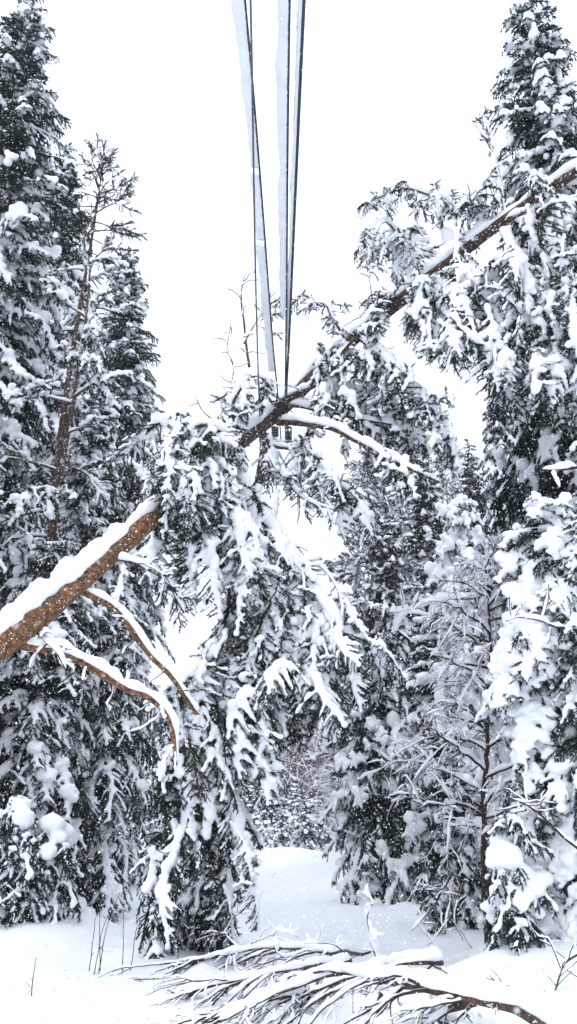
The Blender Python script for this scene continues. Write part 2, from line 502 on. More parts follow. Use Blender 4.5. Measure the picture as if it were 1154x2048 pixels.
_ux = np.linspace(-1, 1, 321); XS = np.sign(_ux) * (np.abs(_ux) * 12 + np.abs(_ux) ** 5 * 190)
_uy = np.linspace(0, 1, 421); YS = -6 + _uy * 34 + _uy ** 5 * 330
GV = np.array([(x, y, gz(x, y)) for y in YS for x in XS], np.float32)
_rg = np.random.default_rng(5)
_cx = np.concatenate([_rg.uniform(-6, 6, 170), _rg.normal(.5, 2.0, 90)]); _cy = np.concatenate([_rg.uniform(6, 19, 170), _rg.uniform(6.4, 10.5, 90)])
for _x, _y in zip(_cx, _cy):        # clumps dropped from the boughs and the pits they leave
    _r = _rg.uniform(.06, .17); _h = _rg.uniform(.02, .06) * (1 if _rg.random() < .6 else -1)
    _q = ((GV[:, 0] - _x) ** 2 + (GV[:, 1] - _y) ** 2) / _r ** 2
    _m = _q < 6; GV[_m, 2] += _h * np.exp(-_q[_m])
ii = (np.arange(len(YS) - 1)[:, None] * len(XS) + np.arange(len(XS) - 1)[None]).ravel()
GF = np.concatenate([np.stack([ii, ii + 1, ii + 1 + len(XS)], 1), np.stack([ii, ii + 1 + len(XS), ii + len(XS)], 1)])
tag(mesh_obj('snow_ground', (GV, GF), M_GROUND, smooth=True), kind='structure')

def ground_at(px, Y):
    """world ground point seen in column px at distance Y."""
    x = (px - 577) / FPX * Y * 1.0
    for _ in range(3):
        z = gz(x, Y); d = ray(px, 1700); # column ray; refine with true depth
        depth = Y * cp + (z - CAM_Z) * sp
        x = (px - 577) / FPX * depth
    return np.array((x, Y, gz(x, Y)))
def height_to(py, Y, z0=0.0):
    return PY(577, py, Y)[2] - z0

# ------------------------------------------------------------------ tree builders
def spruce_arrays(H, RB, lod, seed, crown_base=0.04, whorl=0.30, per=5, up_top=25, dn_base=-22, sparse=0.0, prof=0.75, lean=(0, 0), bend=0.0, bare=0.24, pads=0.0):
    rng = np.random.default_rng(seed)
    N, W, S = Acc(), Acc(), Acc()
    zz = np.linspace(-0.3, H, 16)
    tx = lambda z: np.array([lean[0] * (max(0, z) / H) ** 1.5 + bend * math.sin(z / H * 3.0), lean[1] * (max(0, z) / H) ** 1.5, z])
    tr = tube([tx(z) for z in zz], np.interp(zz, [0, H], [0.012 * H + .02, .012]), 8)
    lib = SP[lod]
    z = H * crown_base; first = True
    while z < H - .1:
        t = z / H
        Lm = RB * (1 - t) ** prof * (0.62 + .38 * min(1, t * 6)) + 0.12
        k = per if Lm > .5 else 4
        a0 = rng.uniform(0, 6.28)
        for i in range(k):
            if rng.random() < sparse: continue
            a = a0 + 6.283 * i / k + rng.normal(0, .25)
            L = Lm * rng.uniform(.62, 1.18)
            if rng.random() < .06: L *= 1.3
            el = R(dn_base + (up_top - dn_base) * t ** 1.4 + rng.normal(0, 7))
            d = np.array([math.cos(a) * math.cos(el), math.sin(a) * math.cos(el), math.sin(el)])
            m, sc = pick(lib, L, rng)
            put(m, tx(z + rng.uniform(-.1, .1)), d, sc, rng.normal(0, .22), N, W, S if rng.random() > bare + (.30 if t > .72 and pads == .10 else 0) else None)
            if rng.random() < pads:
                pv, pf = PADS[rng.integers(0, 5)]; q = rng.uniform(.45, .85); k_ = rng.uniform(.55, 1.25) * (1 if t < .7 else .7)
                an = rng.uniform(0, 6.28); ro = np.array([[math.cos(an), -math.sin(an), 0], [math.sin(an), math.cos(an), 0], [0, 0, rng.uniform(.7, 1.4)]])
                S.add(pv @ ro.T * k_ + tx(z) + d * L * q + [0, 0, .06 - .10 * L * q], pf)
            if lod != 'far' and rng.random() < .5:      # short dark inner boughs
                m2, s2 = pick(lib, L * .6, rng)
                put(m2, tx(z - whorl * .4), (d[0] + rng.normal(0, .3), d[1] + rng.normal(0, .3), d[2] - .2), s2, rng.normal(0, .3), N, W, None)
        z += whorl * (0.55 + .6 * (1 - t)) * rng.uniform(.8, 1.2)
    # leader
    put(lib[0], tx(H - .25), (0.05, 0, 1), .7, 0, N, W, None)
    return N, W, S, tr

def spruce_protos(name_mat, **kw):
    N, W, S, tr = spruce_arrays(**kw)
    T = Acc(); T.add(*tr); T.add(*W.arrays())
    return T, N, S

def make_tree(kind, T, N, S, loc, mats, label, group, rot=0.0, cat='tree', sub='crown'):
    root = empty(kind, loc, label, cat, group)
    root.rotation_euler = (0, 0, rot)
    mesh_obj('trunk', T, mats[0], root, True)
    c = mesh_obj(sub, N, mats[1], root)
    mesh_obj('snow_cover', S, M_SNOW, root, True)
    return root

def copy_tree(src, loc, rot, sc, label, group=None):
    c = src.copy(); COL.objects.link(c)
    c.location = [float(v) for v in loc]; c.rotation_euler = (0, 0, rot)
    c.scale = (sc[0], sc[0], sc[1]) if isinstance(sc, tuple) else (sc, sc, sc)
    if label: c['label'] = label
    if group: c['group'] = group
    for ch in list(src.children):
        d = ch.copy(); COL.objects.link(d); d.parent = c
    return c

def pine_arrays(H, crown_from, RB, seed, lib, nb=40, lean=(0, 0), top_bare=False, taper=0.011, upw=0.35, r0=None, per_b=5):
    rng = np.random.default_rng(seed)
    N, W, S = Acc(), Acc(), Acc()
    zz = np.linspace(-.3, H, 22)
    def tx(z):
        q = max(0, z) / H
        return np.array([lean[0] * q + .12 * math.sin(q * 7 + seed), lean[1] * q, z])
    tr = tube([tx(z) for z in zz], np.interp(zz, [0, H], [r0 or taper * H + .02, .012]), 9)
    for i in range(nb):
        t = crown_from + (1 - crown_from) * ((i + rng.random()) / nb) ** .9
        a = i * 2.4 + rng.normal(0, .5)
        q = (t - crown_from) / (1 - crown_from)
        L = RB * (1 - q) ** .55 * min(1, .35 + 2.2 * q) * rng.uniform(.6, 1.15) + .25
        el = R(-12 + 60 * q * (upw / .35) + rng.normal(0, 8))
        d = np.array([math.cos(a) * math.cos(el), math.sin(a) * math.cos(el), math.sin(el)])
        p0 = tx(t * H); u = np.linspace(0, 1, 7)[:, None]
        path = p0 + d * L * u + np.array([0, 0, -.22 * L]) * u ** 2 + np.cumsum(rng.normal(0, .025 * L, (7, 3)), 0) * u
        W.add(*tube(path, .012 + .012 * L * (1 - u[:, 0]), 4))
        if lib is not PN_BARE:
            S.add(*snow_tube(resample(path, .08), .02, .035, rng, 6, gaps=.4))
        for k in range(int(per_b * max(.5, L))):
            s_ = rng.uniform(.25, 1); p = np.array([np.interp(s_, u[:, 0], path[:, c]) for c in range(3)])
            dd = d + rng.normal(0, .55, 3) + np.array([0, 0, .25 * upw / .35 - (.35 if not top_bare else 0)])
            m = lib[rng.integers(0, len(lib))]
            put(m, p, dd, rng.uniform(.7, 1.1) * min(1.0, .5 + L * .5), rng.normal(0, .5), N, W, S if not (top_bare and t > .8) else None)
    T = Acc(); T.add(*tr); T.add(*W.arrays())
    return T, N, S

# ------------------------------------------------------------------ standing spruces and pines
SB = (M_SBARK, M_SPRUCE)
def gp(px, Y, dz=-.05):
    g = ground_at(px, Y); g[2] += dz; return g
def apex_place(px, py, Y):
    """ground point right below an apex seen at (px,py) at distance Y, and the height."""
    a = PY(px, py, Y); z0 = gz(a[0], Y)
    return np.array((a[0], Y, z0 - .05)), a[2] - z0 + .05

GL, GRR = 'spruces of the left forest edge', 'spruces of the right forest edge'
protoA = spruce_protos(None, pads=.10, H=20, RB=3.3, lod='mid', seed=1, whorl=.36, per=6, prof=.72, up_top=32, dn_base=-30)
protoB = spruce_protos(None, pads=.20, H=16, RB=2.3, lod='mid', seed=2, whorl=.33, per=6, prof=.62, up_top=20, dn_base=-32)
protoC = spruce_protos(None, pads=.06, H=7, RB=1.75, lod='hi', seed=3, whorl=.30, per=6, prof=.55, up_top=10, dn_base=-38)
protoG = spruce_protos(None, H=7, RB=1.5, lod='heavy', seed=13, whorl=.36, per=5, prof=.5, up_top=0, dn_base=-50)
protoD = spruce_protos(None, pads=.10, H=15, RB=2.4, lod='far', seed=4, whorl=.38, per=6, prof=.7, up_top=15, dn_base=-25)
protoE = spruce_protos(None, pads=.05, H=5.8, RB=1.35, lod='mid', seed=5, whorl=.22, per=6, prof=.75, up_top=15, dn_base=-30)
protoF = spruce_protos(None, pads=.08, H=7.5, RB=1.6, lod='hi', seed=6, whorl=.34, per=5, prof=.5, up_top=5, dn_base=-48)

def place_proto(store, proto, H0, kind, px, py, Y, rot, label, group, mats=SB, wx=1.0, cat='spruce'):
    loc, H = apex_place(px, py, Y)
    s = H / H0
    if store.get('r') is None:
        r = make_tree(kind, *proto, loc, mats, label, group, rot, cat); store['r'] = r
        r.scale = (s * wx, s * wx, s); return r
    c = copy_tree(store['r'], loc, rot, (s * wx, s), label, group)
    return c
sA, sB, sC, sD, sE, sF, sG = {}, {}, {}, {}, {}, {}, {}

place_proto(sA, protoA, 20, 'spruce_tree', 62, -20, 17, .4, 'tallest spruce of the left edge, its dark pointed top reaching the upper left corner', GL, wx=.92)
place_proto(sA, protoA, 20, 'spruce_tree', 138, 285, 23, 2.2, 'dark narrow spruce tip between the tallest left spruce and the sparse pine top', GL, wx=.8)
place_proto(sA, protoA, 20, 'spruce_tree', 262, 495, 24, 4.0, 'pointed spruce standing farthest to the right among the left tall trees, against white sky', GL, wx=.95)
place_proto(sB, protoB, 16, 'spruce_tree', -60, 420, 13, 1.0, 'snow-draped spruce cut by the left picture edge, above the leaning trunk', GL, wx=1.0)
place_proto(sB, protoB, 16, 'spruce_tree', 200, 760, 19, 2.9, 'spruce with heavy snow pillows behind the upper part of the leaning orange trunk', GL, wx=.95)
place_proto(sC, protoC, 7, 'spruce_tree', 120, 1070, 15.3, 0.0, 'large drooping spruce under the leaning orange trunk, its boughs reaching the snow', GL, wx=1.1)
place_proto(sC, protoC, 7, 'spruce_tree', -70, 1100, 14.6, 2.0, 'drooping spruce at the left edge just under the leaning trunk', GL, wx=.95)
place_proto(sF, protoF, 7.5, 'spruce_tree', 235, 1170, 16.5, 1.1, 'spruce behind the bare limb on the left, its snowy boughs combed downward', GL, wx=1.05)
place_proto(sF, protoF, 7.5, 'spruce_tree', 30, 1130, 17, 3.3, 'shaded spruce set back behind the large drooping spruce on the left', GL, wx=1.2)

place_proto(sB, protoB, 16, 'spruce_tree', 1052, -25, 13.0, 4.3, 'tallest spruce of the right edge, snow-capped top reaching the upper right corner', GRR, wx=.86)
place_proto(sB, protoB, 16, 'spruce_tree', 1185, 300, 10.5, 5.5, 'spruce cut by the right picture edge behind the top end of the leaning pine', GRR, wx=.95)
place_proto(sA, protoA, 20, 'spruce_tree', 985, 640, 20, 1.3, 'snowy spruce left of and behind the tallest right spruce', GRR, wx=.58)
place_proto(sG, protoG, 7, 'spruce_tree', 1075, 985, 9.3, 3.9, 'near spruce on the right with long white snow curtains down to the ground', GRR, wx=1.35)
place_proto(sF, protoF, 7.5, 'spruce_tree', 1165, 1020, 8.8, 5.0, 'dark near spruce at the right picture edge with snow stripes', GRR, wx=1.05)
place_proto(sG, protoG, 7, 'spruce_tree', 1000, 1060, 13.5, 0.6, 'spruce filled with snow between the bare birch and the near right spruce', GRR, wx=.75)
place_proto(sE, protoE, 5.8, 'spruce_tree', 742, 1270, 20.0, 0.0, 'small full spruce standing alone at the right side of the snowy clearing', GRR, wx=1.0)
place_proto(sE, protoE, 5.8, 'spruce_tree', 868, 1180, 19.5, 2.0, 'small spruce half hidden between the lone small spruce and the snowy birch', GRR, wx=1.1)
place_proto(sE, protoE, 5.8, 'spruce_tree', 905, 1480, 15.5, 4.0, 'low young spruce at the foot of the leafless snow-wrapped birch on the right', GRR, wx=1.1)
place_proto(sG, protoG, 7, 'spruce_tree', 920, 985, 18.5, 1.9, 'pale spruce thick with snow behind the snowy birch on the right', GRR, wx=.9)

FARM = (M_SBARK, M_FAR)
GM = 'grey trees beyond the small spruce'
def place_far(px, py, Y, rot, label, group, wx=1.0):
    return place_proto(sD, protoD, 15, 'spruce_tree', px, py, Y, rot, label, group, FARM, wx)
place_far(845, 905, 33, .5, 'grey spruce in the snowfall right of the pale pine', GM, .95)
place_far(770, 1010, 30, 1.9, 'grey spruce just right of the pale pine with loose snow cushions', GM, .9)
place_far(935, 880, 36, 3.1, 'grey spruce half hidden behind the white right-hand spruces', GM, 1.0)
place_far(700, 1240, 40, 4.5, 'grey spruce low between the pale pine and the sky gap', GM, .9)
place_far(1010, 800, 30, 2.6, 'faint spruce deep behind the tallest right spruce', GM, 1.1)
random.seed(5)
HZ = 'distant trees behind the clearing'
kinds = ['broad-skirted', 'slim', 'short', 'bent-tipped']
# far forest rows left and right of the cutting
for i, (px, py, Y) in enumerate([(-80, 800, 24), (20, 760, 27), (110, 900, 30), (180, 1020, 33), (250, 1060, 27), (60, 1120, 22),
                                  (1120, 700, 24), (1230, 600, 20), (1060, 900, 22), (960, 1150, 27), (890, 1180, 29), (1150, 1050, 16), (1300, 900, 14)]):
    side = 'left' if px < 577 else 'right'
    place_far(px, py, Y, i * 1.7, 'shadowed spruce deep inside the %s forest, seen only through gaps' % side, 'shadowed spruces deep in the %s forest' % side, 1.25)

# pines
def place_pine(T, N, S, loc, label, group=None, mats=(M_UBARK, M_PINE), rot=0):
    return make_tree('pine_tree', T, N, S, loc, mats, label, group, rot, 'pine')
base = PY(35, 1740, 16); topp = PY(195, 325, 16)
base[2] = gz(base[0], 16) - .1
Hp = topp[2] - base[2]
T, N, S = pine_arrays(Hp, .84, .62, 7, PN_BARE, 26, (topp[0] - base[0], 0), True, .008, .42, per_b=5)
T2, N2, S2 = pine_arrays(Hp * .86, .42, 1.7, 8, PN_HI, 28, ((topp[0] - base[0]) * .86, 0), False, .009, .25, per_b=4)
N.add(*N2.arrays()); S.add(*S2.arrays()); T.add(*T2.arrays())
place_pine(T, N, S, base, 'tall pine with a bare feathery top and reddish trunk among the left spruces', None, (M_UBARK, M_PINE))

PG = 'pale pines in the snowfall'
T, N, S = pine_arrays(15.5, .25, 2.1, 9, PN_LO, 90, (.3, 0), False, .009, .3, per_b=5)
loc, H = apex_place(722, 905, 31)
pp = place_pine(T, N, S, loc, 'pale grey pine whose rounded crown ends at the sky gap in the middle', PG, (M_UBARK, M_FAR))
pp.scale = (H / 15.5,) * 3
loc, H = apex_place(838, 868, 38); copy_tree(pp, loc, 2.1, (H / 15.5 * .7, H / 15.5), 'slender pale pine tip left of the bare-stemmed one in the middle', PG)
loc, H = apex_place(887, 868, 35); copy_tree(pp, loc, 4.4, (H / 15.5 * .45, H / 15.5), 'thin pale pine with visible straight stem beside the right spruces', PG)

# small trees and thicket at the far end of the clearing
rng0 = np.random.default_rng(77)
words = ['slim', 'broad', 'crooked', 'tiny', 'stout', 'leaning', 'bushy', 'frosted', 'pointed', 'low', 'tall', 'rounded', 'sparse', 'dense', 'white-capped', 'dark-skirted']
for i in range(16):
    px = 475 + i * 15 + rng0.uniform(-6, 6); Y = rng0.uniform(48, 62)
    py = 1605 + rng0.uniform(-45, 22)
    loc, H = apex_place(px, py, Y)
    copy_tree(sE['r'], loc, rng0.uniform(0, 6), (H / 5.8 * rng0.uniform(1.1, 1.7), H / 5.8), 'snowy young spruce at the far end of the clearing below the brown thicket', 'young spruces at the far end of the clearing')

# ------------------------------------------------------------------ broadleaf shrubs and birches
def twiggy(H, seed, n1=9, spread=.5, arch=.35, snow=.016, lvl2=9, lvl3=4, stems=1, droop=.5, trunk_r=.035, fine=.004):
    rng = np.random.default_rng(seed); W, S = Acc(), Acc()
    def br(p, d, L, r, lev):
        n = max(5, int(L / .09)); u = np.linspace(0, 1, n)[:, None]
        path = p + unit(d) * L * u + np.array([0, 0, -droop * L * (.2 + .25 * lev)]) * u ** 2 + np.cumsum(rng.normal(0, .028 if lev else .018, (n, 3)), 0) * u ** .5
        W.add(*tube(path, r * (1 - .75 * u[:, 0]), 5 if lev < 2 else 3, False))
        hor = 1 - abs(unit(path[-1] - path[0])[2])
        if hor > .12 or lev > 0:
            S.add(*snow_tube(path, r, (snow * (1.55 - .4 * lev)) * (.45 + .55 * hor), rng, 6, 1.4, .5, gaps=.45))
        if lev >= 3: return
        m = [n1, lvl2, lvl3][lev]
        for k in range(m):
            t = rng.uniform(.22, 1); q = np.array([np.interp(t, u[:, 0], path[:, c]) for c in range(3)])
            T = unit(path[-1] - path[0]); dd = unit(rng.normal(0, 1, 3)); dd = unit(np.cross(T, dd))
            dd = T * rng.uniform(.4, 1.0) + dd * rng.uniform(.5, 1.1)
            if lev == 0: dd[2] = abs(dd[2]) * .6
            br(q, dd, L * (rng.uniform(.13, .30) if lev == 0 else rng.uniform(.3, .55)) * (1.25 - .55 * t), max(fine, r * .42), lev + 1)
    for s_ in range(stems):
        a = rng.uniform(0, 6.28)
        br(np.array([rng.normal(0, .05 * stems), rng.normal(0, .05 * stems), -.1]), np.array([math.cos(a) * spread * (.15 if stems == 1 else .6), math.sin(a) * spread * (.15 if stems == 1 else .6), 1]), H, trunk_r, 0)
    return W, S
def place_shrub(name, W, S, loc, label, cat='birch', group=None, mat=None, rot=0, sub='snow_cover'):
    o = empty(name, loc, label, cat, group); o.rotation_euler = (0, 0, rot)
    mesh_obj('branches', W, mat or M_TWIG, o); mesh_obj(sub, S, M_SNOW, o, True); return o

W, S = twiggy(5.6, 11, 44, .5, .3, .034, 9, 3, 1, .45, .05)
place_shrub('birch_tree', W, S, gp(968, 12.2), 'leafless birch wrapped in snow on the right, its dark lower trunk showing', 'birch')
W, S = twiggy(5.0, 12, 42, .5, .3, .028, 8, 3, 1, .45, .035)
b2 = place_shrub('birch_tree', W, S, gp(672, 38), 'thin snowy birch at the edge of the clearing by the brown thicket', 'birch')

# brown thicket far away: reads as one mass
W, S = Acc(), Acc(); rt = np.random.default_rng(33)
for i in range(1500):
    x = rt.uniform(-9, 10); Y = rt.uniform(60, 78); H = rt.uniform(4.5, 9.5)
    z = gz(x, Y); d = unit(np.array([rt.normal(0, .16), rt.normal(0, .1), 1]))
    u = np.linspace(0, 1, 5)[:, None]
    path = np.array([x, Y, z - .1]) + d * H * u + np.cumsum(rt.normal(0, .12, (5, 3)), 0) * u
    W.add(*tube(path, .035 * (1 - .8 * u[:, 0]), 3, False))
    for k in range(11):
        t = rt.uniform(.15, 1); q = path[0] + (path[-1] - path[0]) * t
        dd = unit(np.array([rt.normal(0, .8), rt.normal(0, .4), rt.uniform(.2, 1)])); L = rt.uniform(.5, 1.5)
        pth = q + dd * L * np.linspace(0, 1, 3)[:, None]
        W.add(*tube(pth, .013, 3, False))
        if rt.random() < .35: S.add(*tube(pth + [0, 0, .03], .022, 3, False))
th = mesh_obj('birch_thicket', W, M_BIRCH); tag(th, 'brown leafless thicket closing the far end of the clearing', 'thicket', kind='stuff')
mesh_obj('snow_cover', S, M_SNOW, th)

# ------------------------------------------------------------------ hanging pine masses
def mass(path, rng, N, W, S, lib, n, spread=.55, down=.7, fwd=.5, smin=.65, smax=1.1, start=.1, width=0.0):
    """shoots growing along a limb, weighed down by snow."""
    smin = min(smin, smax * .72)
    path = np.asarray(path); u = np.linspace(0, 1, len(path)); T = unit(np.gradient(path, axis=0))
    for i in range(n):
        t = start + (1 - start) * (i + rng.random()) / n
        p = np.array([np.interp(t, u, path[:, c]) for c in range(3)]) + rng.normal(0, 1, 3) * width
        d = np.array([np.interp(t, u, T[:, c]) for c in range(3)]) * fwd + rng.normal(0, spread, 3) + np.array([0, 0, -down])
        m = lib[rng.integers(0, len(lib))]
        put(m, p, d, rng.uniform(smin, smax), rng.normal(0, .4), N, W, S if rng.random() > .12 else None)

lp_path = [PY(-330, 1545, 6.6), PY(-150, 1395, 7.2), PY(0, 1287, 8.0), PY(165, 1155, 9.2), PY(325, 1015, 10.5), PY(452, 905, 11.7), PY(560, 820, 12.6),
           PY(700, 685, 12.3), PY(860, 555, 11.6), PY(1010, 440, 11.0), PY(1150, 345, 10.6), PY(1330, 225, 10.2)]
lp = resample(lp_path, .16)
cl = np.concatenate([[0], np.cumsum(np.linalg.norm(np.diff(lp, axis=0), axis=1))]); cl /= cl[-1]
LR = np.interp(cl, [0, .18, .4, .6, .8, 1], [.150, .135, .128, .115, .088, .06])
rngL = np.random.default_rng(500)
LR = LR * (1 + wobble1(len(LR), rngL, 4, .04))
root = empty('leaning_pine', lp[0], 'long leaning pine with orange trunk slanting over the clearing onto the power lines', 'pine')
org = lp[0].copy()
def loc_arr(A): 
    V, F = A if isinstance(A, tuple) else A.arrays()
    return V - org.astype(np.float32), F
split = int(np.searchsorted(cl, .46))
tk = mesh_obj('trunk', loc_arr(tube(lp[:split + 1], LR[:split + 1], 18)), M_PBARK, root, True)
t2 = mesh_obj('upper_trunk', loc_arr(tube(lp[split:], LR[split:] * 1.0, 14)), M_UBARK, root, True)
st = Acc()
a, b = np.searchsorted(cl, [.02, .995])
Pp = resample(lp_path, .05); c2 = np.concatenate([[0], np.cumsum(np.linalg.norm(np.diff(Pp, axis=0), axis=1))]); c2 /= c2[-1]
r2 = np.interp(c2, cl, LR)
st.add(*snow_tube(Pp, r2, np.interp(c2, [0, .3, .42, .6, 1], [.105, .10, .115, .105, .08]), rngL, 16, 1.15, .18, gaps=0, offset=.8))
mesh_obj('snow_cover', loc_arr(st), M_SNOW, root, True)

def limb(pts, r0, r1, rng, lib=None, n=0, snow=.05, bark=M_UBARK, down=.7, fwd=.5, spread=.5, start=.15, smin=.65, smax=1.1, width=0.05, gaps=.15, stubs=0, twigs=6, parent=None, o=None, tall=1.25):
    parent = parent or root; o = org if o is None else o
    path = resample(pts, .06); m = len(path)
    rr = np.linspace(r0, r1, m) * (1 + wobble1(m, rng, 3, .08))
    path = path + np.stack([wobble1(m, rng, 5, .012) for _ in range(3)], 1)
    Wd, N, S = Acc(), Acc(), Acc()
    Wd.add(*tube(path, rr, 8))
    if snow > 0: S.add(*snow_tube(path, rr, np.linspace(snow, snow * .6, m), rng, 10, tall, .22, gaps=gaps))
    T = unit(np.gradient(path, axis=0))
    for k in range(twigs):   # crooked bare twigs
        i = rng.integers(m // 6, max(m // 6 + 1, m - 1)); d = unit(T[i] * .5 + rng.normal(0, .7, 3) + [0, 0, -.1]); L = rng.uniform(.12, .36)
        u = np.linspace(0, 1, 6)[:, None]
        tp = path[i] + d * L * u + np.cumsum(rng.normal(0, .075 * L, (6, 3)), 0)*u + np.array([0, 0, -.2 * L]) * u ** 2
        Wd.add(*tube(tp, .007 * (1.2 - .7 * u[:, 0]), 4, False))
        S.add(*snow_tube(resample(tp, .03), .007, .016, rng, 6, 1.3, .3, gaps=.2))
    if lib: mass(path, rng, N, Wd, S, lib, n, spread, down, fwd, smin, smax, start, width)
    f = lambda A: (A.arrays()[0] - np.asarray(o, np.float32), A.arrays()[1])
    L_ = mesh_obj('limb', f(Wd), bark, parent, True)
    if N.n: mesh_obj('needles', f(N), M_PINE, L_)
    if S.n: mesh_obj('snow_cover', f(S), M_SNOW, L_, True)
    return path
def LM(pix, *a, **k):
    return limb([PY(*p) for p in pix], *a, **k)
g = np.random.default_rng
_px = 577 + FPX * lp[:, 0] / (lp[:, 1] * cp + (lp[:, 2] - CAM_Z) * sp)
for i_, x_ in enumerate([405, 455, 690, 790, 925, 1080]):
    t_ = float(np.interp(x_, _px, cl))
    p_ = np.array([np.interp(t_, cl, lp[:, c]) for c in range(3)]); q_ = g(700 + i_)
    sd = 1 if i_ % 2 else -1
    d_ = np.array([q_.uniform(-.5, .1), -.35 + q_.normal(0, .2), .25 if sd > 0 else -.2])
    limb([p_, p_ + d_ * .35, p_ + d_ * .6 + [0, 0, -.12], p_ + d_ * .75 + [0, 0, -.4]], .016, .008, q_, PM, 6 if sd > 0 else 10, .055, gaps=.1, down=.6, start=.1, smin=.45, smax=.75, width=.06, twigs=2)
# lower left limbs
LM([(160, 1180, 9.2), (230, 1222, 9.3), (300, 1310, 9.5), (355, 1372, 9.7), (395, 1430, 9.9)], .04, .02, g(1), None, 0, .062, M_PBARK, gaps=.0, twigs=5)
LM([(45, 1288, 8.3), (150, 1318, 8.4), (240, 1375, 8.6), (300, 1398, 8.8), (345, 1450, 9.0), (350, 1530, 9.1)], .042, .018, g(2), None, 0, .07, M_PBARK, gaps=.0, twigs=8)
LM([(210, 1120, 9.6), (270, 1128, 9.7), (330, 1160, 10.2), (370, 1230, 10.4)], .025, .012, g(3), PM, 7, .06, fwd=.3, down=.3, smin=.5, smax=.8)
LM([(75, 1270, 8.4), (110, 1300, 8.2), (130, 1340, 8.3)], .015, .008, g(4), PM, 2, .05, smin=.4, smax=.6)
# big snowy mass where the trunk disappears
LM([(455, 860, 11.5), (400, 862, 11.2), (352, 885, 11.0), (338, 970, 10.9), (345, 1060, 10.9)], .035, .012, g(5), PH, 21, .085, gaps=0, down=.9, width=.12)
LM([(455, 890, 11.4), (420, 920, 11.0), (395, 985, 10.9), (380, 1070, 10.9)], .03, .012, g(6), PH, 18, .08, gaps=0, down=1.0, width=.1)
LM([(400, 1040, 11.1), (435, 1100, 11.1), (462, 1180, 11.2), (440, 1290, 11.2), (400, 1370, 11.1)], .038, .015, g(7), PH, 9, .055, start=.35, down=.8, width=.12)
LM([(455, 872, 10.9), (410, 850, 10.5), (365, 862, 10.2), (340, 905, 10.1), (334, 975, 10.1)], .03, .01, g(70), PM, 30, .08, gaps=0, down=.8, width=.07, smax=.8)
LM([(430, 905, 10.8), (395, 890, 10.4), (370, 930, 10.2), (365, 1010, 10.2)], .02, .01, g(71), PM, 26, .07, gaps=0, down=.8, width=.09, smax=.85)
LM([(470, 870, 11.2), (440, 890, 10.9), (430, 950, 10.7), (435, 1010, 10.7)], .02, .01, g(72), PM, 16, .07, gaps=0, down=.8, width=.08, smax=.8)
# arch with upright dead sticks
LM([(505, 868, 12.0), (472, 850, 11.8), (464, 805, 11.7), (488, 765, 11.6), (516, 752, 11.7), (540, 772, 11.8), (548, 790, 11.9)], .022, .016, g(9), PM, 13, .085, gaps=.0, down=.6, smax=.8)
LM([(500, 735, 11.8), (490, 660, 11.8), (484, 600, 11.8), (488, 552, 11.8)], .024, .008, g(10), None, 0, .02, gaps=.5, twigs=7)
LM([(463, 790, 11.7), (466, 740, 11.7), (455, 690, 11.7), (462, 642, 11.7)], .012, .006, g(11), None, 0, .03, gaps=.2, twigs=9)
LM([(490, 690, 11.8), (505, 655, 11.8), (522, 630, 11.9), (548, 600, 12)], .014, .008, g(12), PN_BARE, 4, .04, smax=.6, fwd=1, down=0)
LM([(425, 842, 11.4), (405, 822, 11.4), (390, 798, 11.4)], .012, .007, g(13), None, 0, .012, twigs=1)
# hanging curtains below the crossing
LM([(480, 900, 11.9), (490, 1000, 11.5), (520, 1090, 11.3), (545, 1200, 11.2), (590, 1300, 11.0)], .04, .015, g(14), PH, 28, .09, gaps=0, down=.8, width=.12)
LM([(505, 975, 11.9), (560, 1100, 11.4), (630, 1190, 11.1), (685, 1260, 10.9), (725, 1320, 10.8)], .035, .012, g(15), PH, 27, .10, gaps=0, down=.75, width=.08, smax=.8)
LM([(560, 1120, 11.5), (600, 1240, 11.2), (632, 1310, 11.0), (655, 1345, 11.0)], .025, .012, g(16), PH, 22, .08, gaps=0, down=.8, width=.1)
LM([(540, 1160, 11.4), (565, 1250, 11.2), (590, 1330, 11.1), (598, 1385, 11.1)], .025, .012, g(17), PH, 26, .08, gaps=0, down=.9, width=.1)
LM([(500, 1160, 11.3), (500, 1280, 11.1), (512, 1360, 11.0), (528, 1465, 10.9)], .03, .010, g(18), PH, 24, .08, gaps=0, down=.9, width=.1)
LM([(600, 1140, 11.2), (640, 1135, 11.1), (670, 1170, 11.0), (680, 1210, 11.0)], .012, .006, g(19), None, 0, .035, gaps=0, twigs=3)
LM([(430, 960, 11.2), (470, 1010, 11.0), (500, 1060, 10.9), (520, 1130, 10.9)], .022, .01, g(20), PH, 13, .06, down=.7, width=.1)
# right of the crossing: limbs with ridge snow
LM([(555, 842, 12.3), (640, 852, 11.5), (710, 880, 10.9), (790, 922, 10.6), (880, 965, 10.4)], .055, .018, g(21), PM, 10, .075, gaps=.0, start=.62, down=.2, spread=.6, smax=.9, twigs=3)
LM([(575, 812, 12.5), (650, 822, 12.3), (720, 838, 12.2), (790, 850, 12.0), (850, 875, 11.9)], .035, .014, g(22), PM, 11, .065, gaps=.1, start=.45, down=.4, smax=.85)
LM([(570, 800, 12.5), (630, 770, 12.1), (680, 715, 11.8), (740, 640, 11.5)], .04, .02, g(23), PM, 13, .075, gaps=.1, start=.5, down=.7, smax=.9)
LM([(525, 890, 12.2), (590, 900, 11.9), (640, 945, 11.7), (700, 985, 11.6)], .03, .01, g(24), PH, 16, .07, gaps=0, down=.5, width=.1, smax=.85)
LM([(530, 900, 12.1), (560, 950, 11.7), (610, 1000, 11.5), (680, 1025, 11.4)], .022, .008, g(25), PM, 11, .045, gaps=.1, down=.4, smax=.7)
LM([(650, 725, 12.2), (655, 770, 11.9), (640, 820, 11.7)], .025, .01, g(26), PM, 13, .06, down=.9, width=.12)
